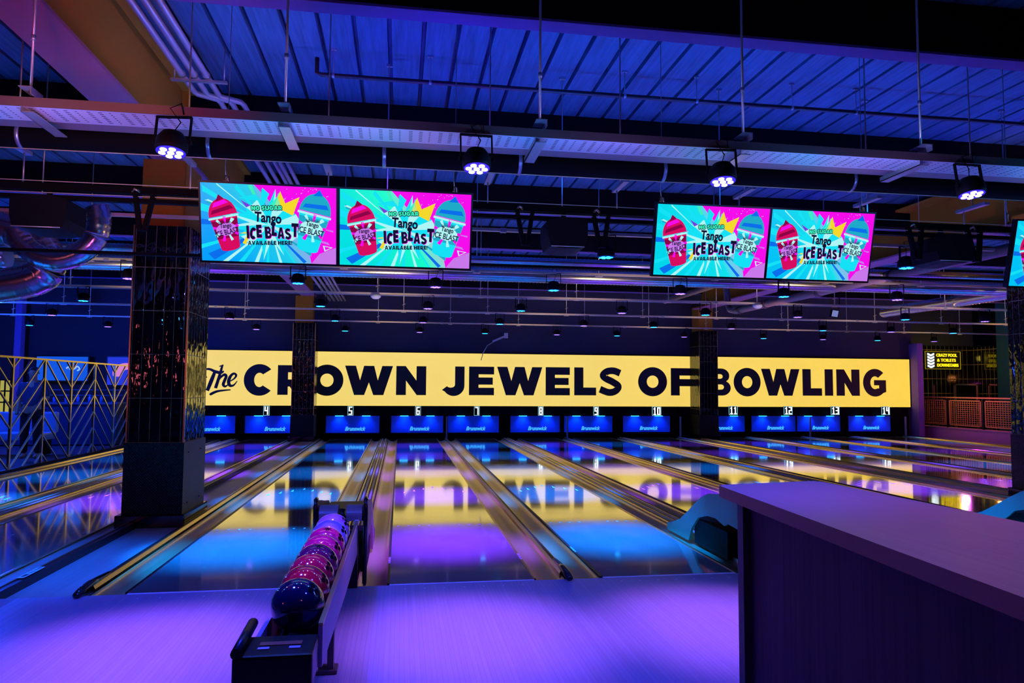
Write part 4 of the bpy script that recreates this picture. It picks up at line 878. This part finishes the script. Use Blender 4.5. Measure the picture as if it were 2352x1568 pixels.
t = thing('lit_lattice_window', 'small warm lit window grid at the left edge', 'window', (p0.x, 13, 0))
MB().box((p0.x-.7, 13.02, p1.z), (p1.x, 13.05, p0.z)).build('glow_panel', em('warm_window', C_(200, 190, 90), .7), t)
b = MB(); 
for k in range(7): x = p1.x-.02-k*.12; b.box((x-.012, 12.99, p1.z), (x+.012, 13.02, p0.z))
for k in range(5): z = p1.z+(p0.z-p1.z)*k/4; b.box((p0.x-.7, 12.99, z-.015), (p1.x, 13.02, z+.015))
b.build('muntins', M_black, t)
b = MB(); b.box((-9.1, 14.2, 0), (-8.95, 14.4, 4.2)); tag(b.build('thin_column', M_purp), 'slim violet column in the room behind the lattice', 'column')
# standing person behind the lattice
def skin_mesh(name, vs, es, rs, m, parent, sub=2, root=0):
    me = bpy.data.meshes.new(name); o_ = ORG[parent.name]; me.from_pydata([Vector(v)-o_ for v in vs], es, []); ob = bpy.data.objects.new(name, me); COL.objects.link(ob)
    md = ob.modifiers.new('s', 'SKIN'); md.use_smooth_shade = True
    for i, r in enumerate(rs): me.skin_vertices[0].data[i].radius = (r, r) if not isinstance(r, tuple) else r
    me.skin_vertices[0].data[root].use_root = True
    sb = ob.modifiers.new('u', 'SUBSURF'); sb.levels = sub; sb.render_levels = sub
    dg = bpy.context.evaluated_depsgraph_get(); dg.update(); m2 = bpy.data.meshes.new_from_object(ob.evaluated_get(dg)); bpy.data.objects.remove(ob)
    m2.materials.clear(); m2.materials.append(m)
    for p_ in m2.polygons: p_.use_smooth = True
    ob = bpy.data.objects.new(name, m2); COL.objects.link(ob); ob.parent = parent; ORG[ob.name] = o_.copy(); return ob
px, py = at(72, 980, Y=9.6).x, 9.6
t = thing('person', 'person in dark trousers and blue top standing behind the lattice with back turned', 'person', (px, py, 0))
q = lambda x, y, z: (px+x, py+y, z)
Vb = [q(0, 0, .93), q(0, 0, 1.12), q(0, .01, 1.34), q(0, .01, 1.45), q(0, -.01, 1.53), q(0, -.02, 1.63), q(0, -.02, 1.71),
      q(-.10, 0, .88), q(-.11, -.02, .50), q(-.12, .02, .08), q(-.12, -.12, .04), q(.10, 0, .88), q(.11, -.03, .50), q(.12, .02, .08), q(.12, -.12, .04),
      q(-.19, .01, 1.40), q(-.24, .03, 1.14), q(-.22, -.08, .92), q(-.21, -.12, .84), q(.19, .01, 1.40), q(.25, .02, 1.15), q(.20, -.14, 1.02), q(.16, -.20, 1.00)]
Eb = [(0, 1), (1, 2), (2, 3), (3, 4), (4, 5), (5, 6), (0, 7), (7, 8), (8, 9), (9, 10), (0, 11), (11, 12), (12, 13), (13, 14), (2, 15), (15, 16), (16, 17), (17, 18), (2, 19), (19, 20), (20, 21), (21, 22)]
Rb = [(.155, .11), (.145, .10), (.165, .11), (.07, .07), (.055, .055), (.085, .10), (.06, .07), .09, .062, .042, .04, .09, .062, .042, .04, .06, .045, .034, .035, .06, .045, .034, .035]
body = skin_mesh('body', Vb, Eb, Rb, mat('skin_tone', (.45, .28, .2), .5), t)
skin_mesh('shirt', [q(0, 0, .95), q(0, 0, 1.12), q(0, .01, 1.35), q(0, .01, 1.43), q(-.20, .01, 1.40), q(-.255, .03, 1.16), q(.20, .01, 1.40), q(.26, .02, 1.17)], [(0, 1), (1, 2), (2, 3), (2, 4), (4, 5), (2, 6), (6, 7)], [(.18, .13), (.17, .12), (.19, .125), (.08, .08), .075, .06, .075, .06], mat('dark_blue_top', (.03, .05, .16), .8), t)
skin_mesh('trousers', [q(0, 0, .98), q(-.10, 0, .86), q(-.11, -.02, .5), q(-.12, .02, .10), q(.10, 0, .86), q(.11, -.03, .5), q(.12, .02, .10)], [(0, 1), (1, 2), (2, 3), (0, 4), (4, 5), (5, 6)], [(.17, .12), .105, .078, .06, .105, .078, .06], mat('dark_trousers', (.01, .01, .02), .9), t)
skin_mesh('hair', [q(0, .015, 1.62), q(0, .0, 1.70), q(0, -.02, 1.745)], [(0, 1), (1, 2)], [(.088, .10), (.09, .10), (.05, .06)], mat('dark_hair', (.02, .012, .01), .7), t)
b = MB()
for s_ in (-1, 1):
    b.ball((px+s_*.088, py-.01, 1.63), .018, 10)
b.build('ears', mat('skin_tone', (.45, .28, .2), .5), body)
# ------------------------------------------------------------------ ball return and its balls
def ball_return(xm, lab):
    t = thing('ball_return', lab, 'ball return', (xm, -.9, 0), 'ball returns')
    x = lambda v: xm+v
    # front end block with rolled left lip
    b = MB(); b.bbox((x(-.165), -2.64, .34), (x(.112), -2.42, .465), .012); b.build('front_block', M_dark, t)
    b = MB(); b.tube([(x(-.150), -2.64, .475), (x(-.150), -2.34, .49)], .020, 10); b.build('side_lip', M_dark, t)
    b = MB(); b.box((x(-.09), -2.535, .465), (x(.06), -2.50, .4675)); b.mi = 1; b.box((x(-.09), -2.575, .465), (x(-.05), -2.555, .468)); b.box((x(.02), -2.575, .465), (x(.06), -2.555, .468)); b.build('control_plate', [mat('copper_plate', (.45, .15, .08), .4, .5), mat('pale_button', (.6, .6, .8), .3)], t)
    # side panels and tan hand rail
    b = MB(); b.prism([(-2.43, .34), (-2.43, .495), (-.08, .455), (-.08, .24), (-1.2, .27)], 'x', x(.108), x(.125)); b.build('side_panel', mat('mauve_side_panel', (.35, .28, .38), .4), t)
    b = MB(); b.prism([(-2.43, .34), (-2.43, .46), (-.08, .42), (-.08, .24), (-1.2, .27)], 'x', x(-.125), x(-.108)); b.build('side_panel', mat('mauve_side_panel', (.35, .28, .38), .4), t)
    MB().bar((x(.117), -2.43, .50), (x(.117), -.08, .462), .018, .012).build('hand_rail', M_gold, t)
    b = MB(); b.box((x(-.107), -2.43, .32), (x(.107), -.08, .345)); b.build('ball_tray', M_dark, t)
    for s_ in (-1, 1): MB().tube([(x(s_*.045), -2.42, .3985), (x(s_*.045), -.08, .3985)], .012, 8).build('runner', M_dark, t)
    for s_ in (-1, 1):
        MB().box((x(s_*.10-.03-.025), -2.60, 0), (x(s_*.10+.03-.025), -2.50, .34)).build('leg', M_dark, t)
    MB().bbox((x(-.09), -1.62, 0), (x(.12), -1.52, .022), .006).box((x(.07), -1.60, .02), (x(.10), -1.54, .27)).build('foot', mat('brown_foot', (.10, .06, .05), .4), t)
    MB().box((x(-.10), -.075, 0), (x(.128), -.025, .40)).build('pedestal', M_dark, t)
    # hood: two curved side plates with black front edge, humped lids and centre post
    prof = [(-.02, .34), (-.02, .585), (.02, .60), (.30, .56), (.65, .50), (.85, .475), (1.0, .42), (1.15, .34), (1.3, .25), (1.5, .14), (1.7, .075), (1.85, .04), (1.85, -.03), (1.30, -.03), (1.22, .10), (1.08, .22), (.88, .275), (.70, .285), (.52, .25), (.45, .28), (.30, .27), (.10, .25), (.10, .0), (-.02, .0)]
    for s_ in (-1, 1):
        pl = MB().prism(prof, 'x', x(s_*.175-.011), x(s_*.175+.011)).build('side_plate', mat('grey_tan_plate', (.13, .10, .08), .5), t)
        MB().tube([(x(s_*.175), -.03, .02), (x(s_*.175), -.03, .57), (x(s_*.175), -.01, .605), (x(s_*.175), .03, .608)], .016, 10).build('front_bead', M_nose, pl)
    for a, c in ((-.150, -.02), (.04, .150)):
        pts = [(.06+.10*math.cos(math.radians(k)), .50+.06*math.sin(math.radians(k))) for k in range(0, 181, 15)]
        MB().prism([(-.04, .46)]+pts[::-1]+[(.16, .46)], 'x', x(a), x(c)).build('lid', mat('grey_lid', (.22, .17, .15), .4), t)
    MB().box((x(-.16), .30, .40), (x(.16), 1.0, .44)).build('rear_cover', M_dark, t)
    MB().tube([(x(.01), -.04, .34), (x(.01), -.04, .50), (x(.01), -.02, .54)], .024, 10).build('centre_post', M_nose, t)
    MB().box((x(-.165), .5, -.03), (x(.165), 1.2, .20)).build('lift_housing', M_black, t)
    for s_ in (-.07, .10): MB().box((x(s_), -.055, .44), (x(s_+.03), -.03, .47)).build('bright_tab', mat('cream_tab', (.8, .7, .5), .4), t)
    return t
br = ball_return(0, 'black ball return with a row of balls in the foreground, its grey hood behind')
dup(br, (PP, -.9, 0), 'ball return whose curved grey hood shows behind the left end of the wooden counter')
dup(br, (2*PP, -.9, 0), 'ball return whose dark hood shows beyond the far side of the counter top')
BC = [((.006, .006, .04), 'black', 'nearest'), ((.26, .0, .03), 'dark crimson', 'second from the front'), ((.32, .0, .05), 'crimson', 'third from the front'), ((.36, .0, .07), 'crimson star-marked', 'fourth from the front'), ((.50, .0, .16), 'pink-crimson', 'fifth from the front'), ((.60, .0, .18), 'bright pink', 'sixth from the front'), ((.42, .26, .85), 'lilac', 'seventh from the front'), ((.26, .16, .75), 'violet', 'farthest')]
for i, (c, cn, pos) in enumerate(BC):
    y = -2.2+i*.2214; z = .511
    x = .0
    t = thing('bowling_ball', f'glossy {cn} bowling ball in the ball return, {pos}', 'bowling ball', (x, y, z), 'bowling balls in the ball return')
    def sw(nt, b_, c=c, i=i):
        n = N(nt, 'ShaderNodeTexNoise'); n.inputs['Scale'].default_value = 5+i; n.inputs['Detail'].default_value = 5; n.inputs['Distortion'].default_value = 1.2
        tc = N(nt, 'ShaderNodeTexCoord'); nt.links.new(tc.outputs['Object'], n.inputs[0])
        nt.links.new(mixc(nt, n.outputs[0], tuple(v_*.75 for v_ in c), tuple(min(1, v_*1.25) for v_ in c)), b_.inputs['Base Color'])
    MB().ball((x, y, z), .108, 40).build('ball_body', mat(f'polished_ball_{i}', c, .08, coat=.8, spec=.8, extra=sw), t)
    b = MB(); rnd = random.Random(i+5); ax = Vector((.75 if i else .4, -.30+.1*rnd.random(), .45)).normalized()
    e1 = ax.cross(Vector((0, 0, 1))).normalized(); e2 = ax.cross(e1)
    for k in range(3):
        d = (ax+e1*(.16*math.cos(k*2.1))+e2*(.16*math.sin(k*2.1))).normalized(); cpt = Vector((x, y, z))+d*.1075
        b.tube([cpt, cpt+d*.0012], .0125, 12)
    b.build('finger_holes', M_black, t)
    if i in (3, 5, 7):
        b = MB(); ax = Vector((.12, -.25, .93)).normalized() if i != 7 else Vector((.62, -.2, .7)).normalized(); e1 = ax.cross(Vector((0, 1, 0))).normalized(); e2 = ax.cross(e1); c0 = Vector((x, y, z))
        def onb(a, r): d = (ax+e1*r*math.cos(a)+e2*r*math.sin(a)).normalized(); return c0+d*.1084
        st = [onb(k*PI/5+.3, .36 if k % 2 == 0 else .13) for k in range(10)]; cc = b.v(onb(0, 0))
        vv = [b.v(p_) for p_ in st]
        for k in range(10):
            m_ = b.v(c0+((st[k]+st[(k+1) % 10])/2-c0).normalized()*.1084)
            b._f([cc, vv[k], m_]); b._f([cc, m_, vv[(k+1) % 10]])
        b.build('star_logo', M_black, t)
# ------------------------------------------------------------------ wooden counter in the foreground
t = thing('wooden_counter', 'tall wooden counter with thick top in the right foreground', 'counter', (2.0, -3.2, 0))
c1, c2, c3, c4 = (1.775, -2.36), (2.30, -2.27), (2.46, -4.6), (1.62, -4.6)
M_top = mat('mauve_laminate', (.34, .24, .30), .38, extra=wood_x(0, (.26, .18, .22), (.40, .29, .34), .35, .004, 1, .2))
M_edge = mat('wooden_edge', (.34, .07, .06), .5, bump=(30, (1, .1, 1), .2, .002))
b = MB(); b.prism([c1, c2, c3, c4], 'z', .952, 1.0); 
bmesh.ops.bevel(b.bm, geom=[e for e in b.bm.edges if abs(e.verts[0].co.z-e.verts[1].co.z) > .02], offset=.02, segments=3, affect='EDGES')
b.mi = 0
b.bm.normal_update()
for f in b.bm.faces: f.material_index = 0 if abs(f.normal.z) > .9 else 1
b.build('counter_top', [M_top, M_edge], t)
M_cpan = mat('dark_stained_panel', (.20, .10, .20), .6, spec=.2, extra=wood_x(1, (.03, .008, .02), (.15, .045, .09), .13, .0, 1, .0))
x0 = 1.845
b = MB(); b.prism([(x0+.03, -2.46), (2.27, -2.38), (2.40, -4.6), (x0-.04, -4.6)], 'z', 0, .952); b.build('body', M_cpan, t)
b = MB(); b.prism([(x0-.004, -2.46), (x0-.004, -2.41), (x0+.05, -2.41), (x0+.05, -2.46)], 'z', 0, .952); b.build('corner_post', mat('dark_corner_post', (.05, .03, .05), .5), t)
# ------------------------------------------------------------------ right end: curb, railing, neon wall
XR = 16.6
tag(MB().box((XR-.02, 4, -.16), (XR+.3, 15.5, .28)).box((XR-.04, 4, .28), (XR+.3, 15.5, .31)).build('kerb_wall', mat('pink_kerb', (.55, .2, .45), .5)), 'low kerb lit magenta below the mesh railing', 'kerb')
M_or = mat('copper_rail_paint', (.85, .33, .10), .4, .3)
t = thing('mesh_railing', 'copper coloured mesh railing along the right end of the hall', 'railing', (XR+.1, 13, .3))
XQ = XR+.08; yr = [15.45, 14.12, 12.78, 11.44, 10.1, 8.8]
MB().box((XQ-.03, yr[-1], 1.18), (XQ+.03, yr[0], 1.22)).build('hand_rail', M_or, t)
for y in yr: MB().box((XQ-.025, y-.02, .31), (XQ+.025, y+.02, 1.18)).build('post', M_dark, t)
for ya, yb in zip(yr, yr[1:]):
    a, c = yb+.07, ya-.07; pn = MB(); z0, z1 = .38, 1.13
    for q4 in ((a, z0, c, z0+.03), (a, z1-.03, c, z1), (a, z0, a+.03, z1), (c-.03, z0, c, z1)): pn.box((XQ-.015, q4[0], q4[1]), (XQ+.015, q4[2], q4[3]))
    pf = pn.build('panel_frame', M_or, t)
    b = MB(); y = a
    while y < c: b.box((XQ-.005, y-.006, z0), (XQ+.005, y+.006, z1)); y += .085
    z = z0
    while z < z1: b.box((XQ-.005, a, z-.006), (XQ+.005, c, z+.006)); z += .06
    b.build('wire_mesh', M_or, pf)
p, q = at(2125, 806, Y=16.9), at(2208, 848, Y=16.9)
t = thing('neon_sign', 'neon sign with white arrows reading CRAZY POOL & TOILETS DOWNSTAIRS', 'sign', (p.x, 16.9, q.z))
MB().box((p.x, 16.93, q.z), (q.x, 16.95, p.z)).build('clear_backplate', mat('dark_acrylic', (.03, .03, .02), .2), t)
NY = em('yellow_neon', C_(255, 215, 20), 1.8)
b = MB(); w = q.x-p.x; h = p.z-q.z
for a in ((0, 0, w, .012), (0, h-.012, w, h), (0, 0, .012, h), (w-.012, 0, w, h)): b.box((p.x+a[0], 16.915, q.z+a[1]), (p.x+a[2], 16.925, q.z+a[3]))
b.build('border_tube', em('dim_yellow', C_(200, 170, 20), .7), t)
for i, (s, xa, xb) in enumerate((('CRAZY POOL', .32, .90), ('& TOILETS', .34, .86), ('DOWNSTAIRS', .34, .93))):
    z = q.z+h*(.70-.28*i); g = fit(text_geo(s, .004), p.x+w*xa, z, p.x+w*xb, z+h*.17); b = MB(); solid(b, g, 16.925, .02); b.build('lettering', NY, t)
b = MB()
for i in range(5):
    z = q.z+h*(.82-.165*i); xm = p.x+w*.16
    for dx in (0, .12): b.bar((xm-w*.09+0, 16.91, z+h*.06-dx*.3), (xm, 16.91, z-h*.03-dx*.3), .02, .02); b.bar((xm, 16.91, z-h*.03-dx*.3), (xm+w*.09, 16.91, z+h*.06-dx*.3), .02, .02)
b.build('arrow_tubes', M_neonw, t)
tag(MB().box((16.3, 16.9, 2.02), (17.9, 16.98, 2.06)).build('wall_ledge', M_galv), 'thin pale ledge on the tiled wall left of the neon sign', 'ledge')
p, q = at(2193, 881, Y=16.5), at(2247, 925, Y=16.5)
t = thing('hatch_opening', 'dark serving hatch with gold frame under the neon sign', 'hatch', (p.x, 16.5, q.z))
b = MB(); b.box((p.x, 16.5, p.z-.05), (q.x, 16.56, p.z)); b.box((p.x, 16.5, .0), (p.x+.05, 16.56, p.z)); b.box((q.x-.05, 16.5, 0), (q.x, 16.56, p.z)); b.build('frame', M_gold, t)
MB().box((p.x+.05, 16.53, 0), (q.x-.05, 16.58, p.z-.05)).build('dark_interior', M_black, t)
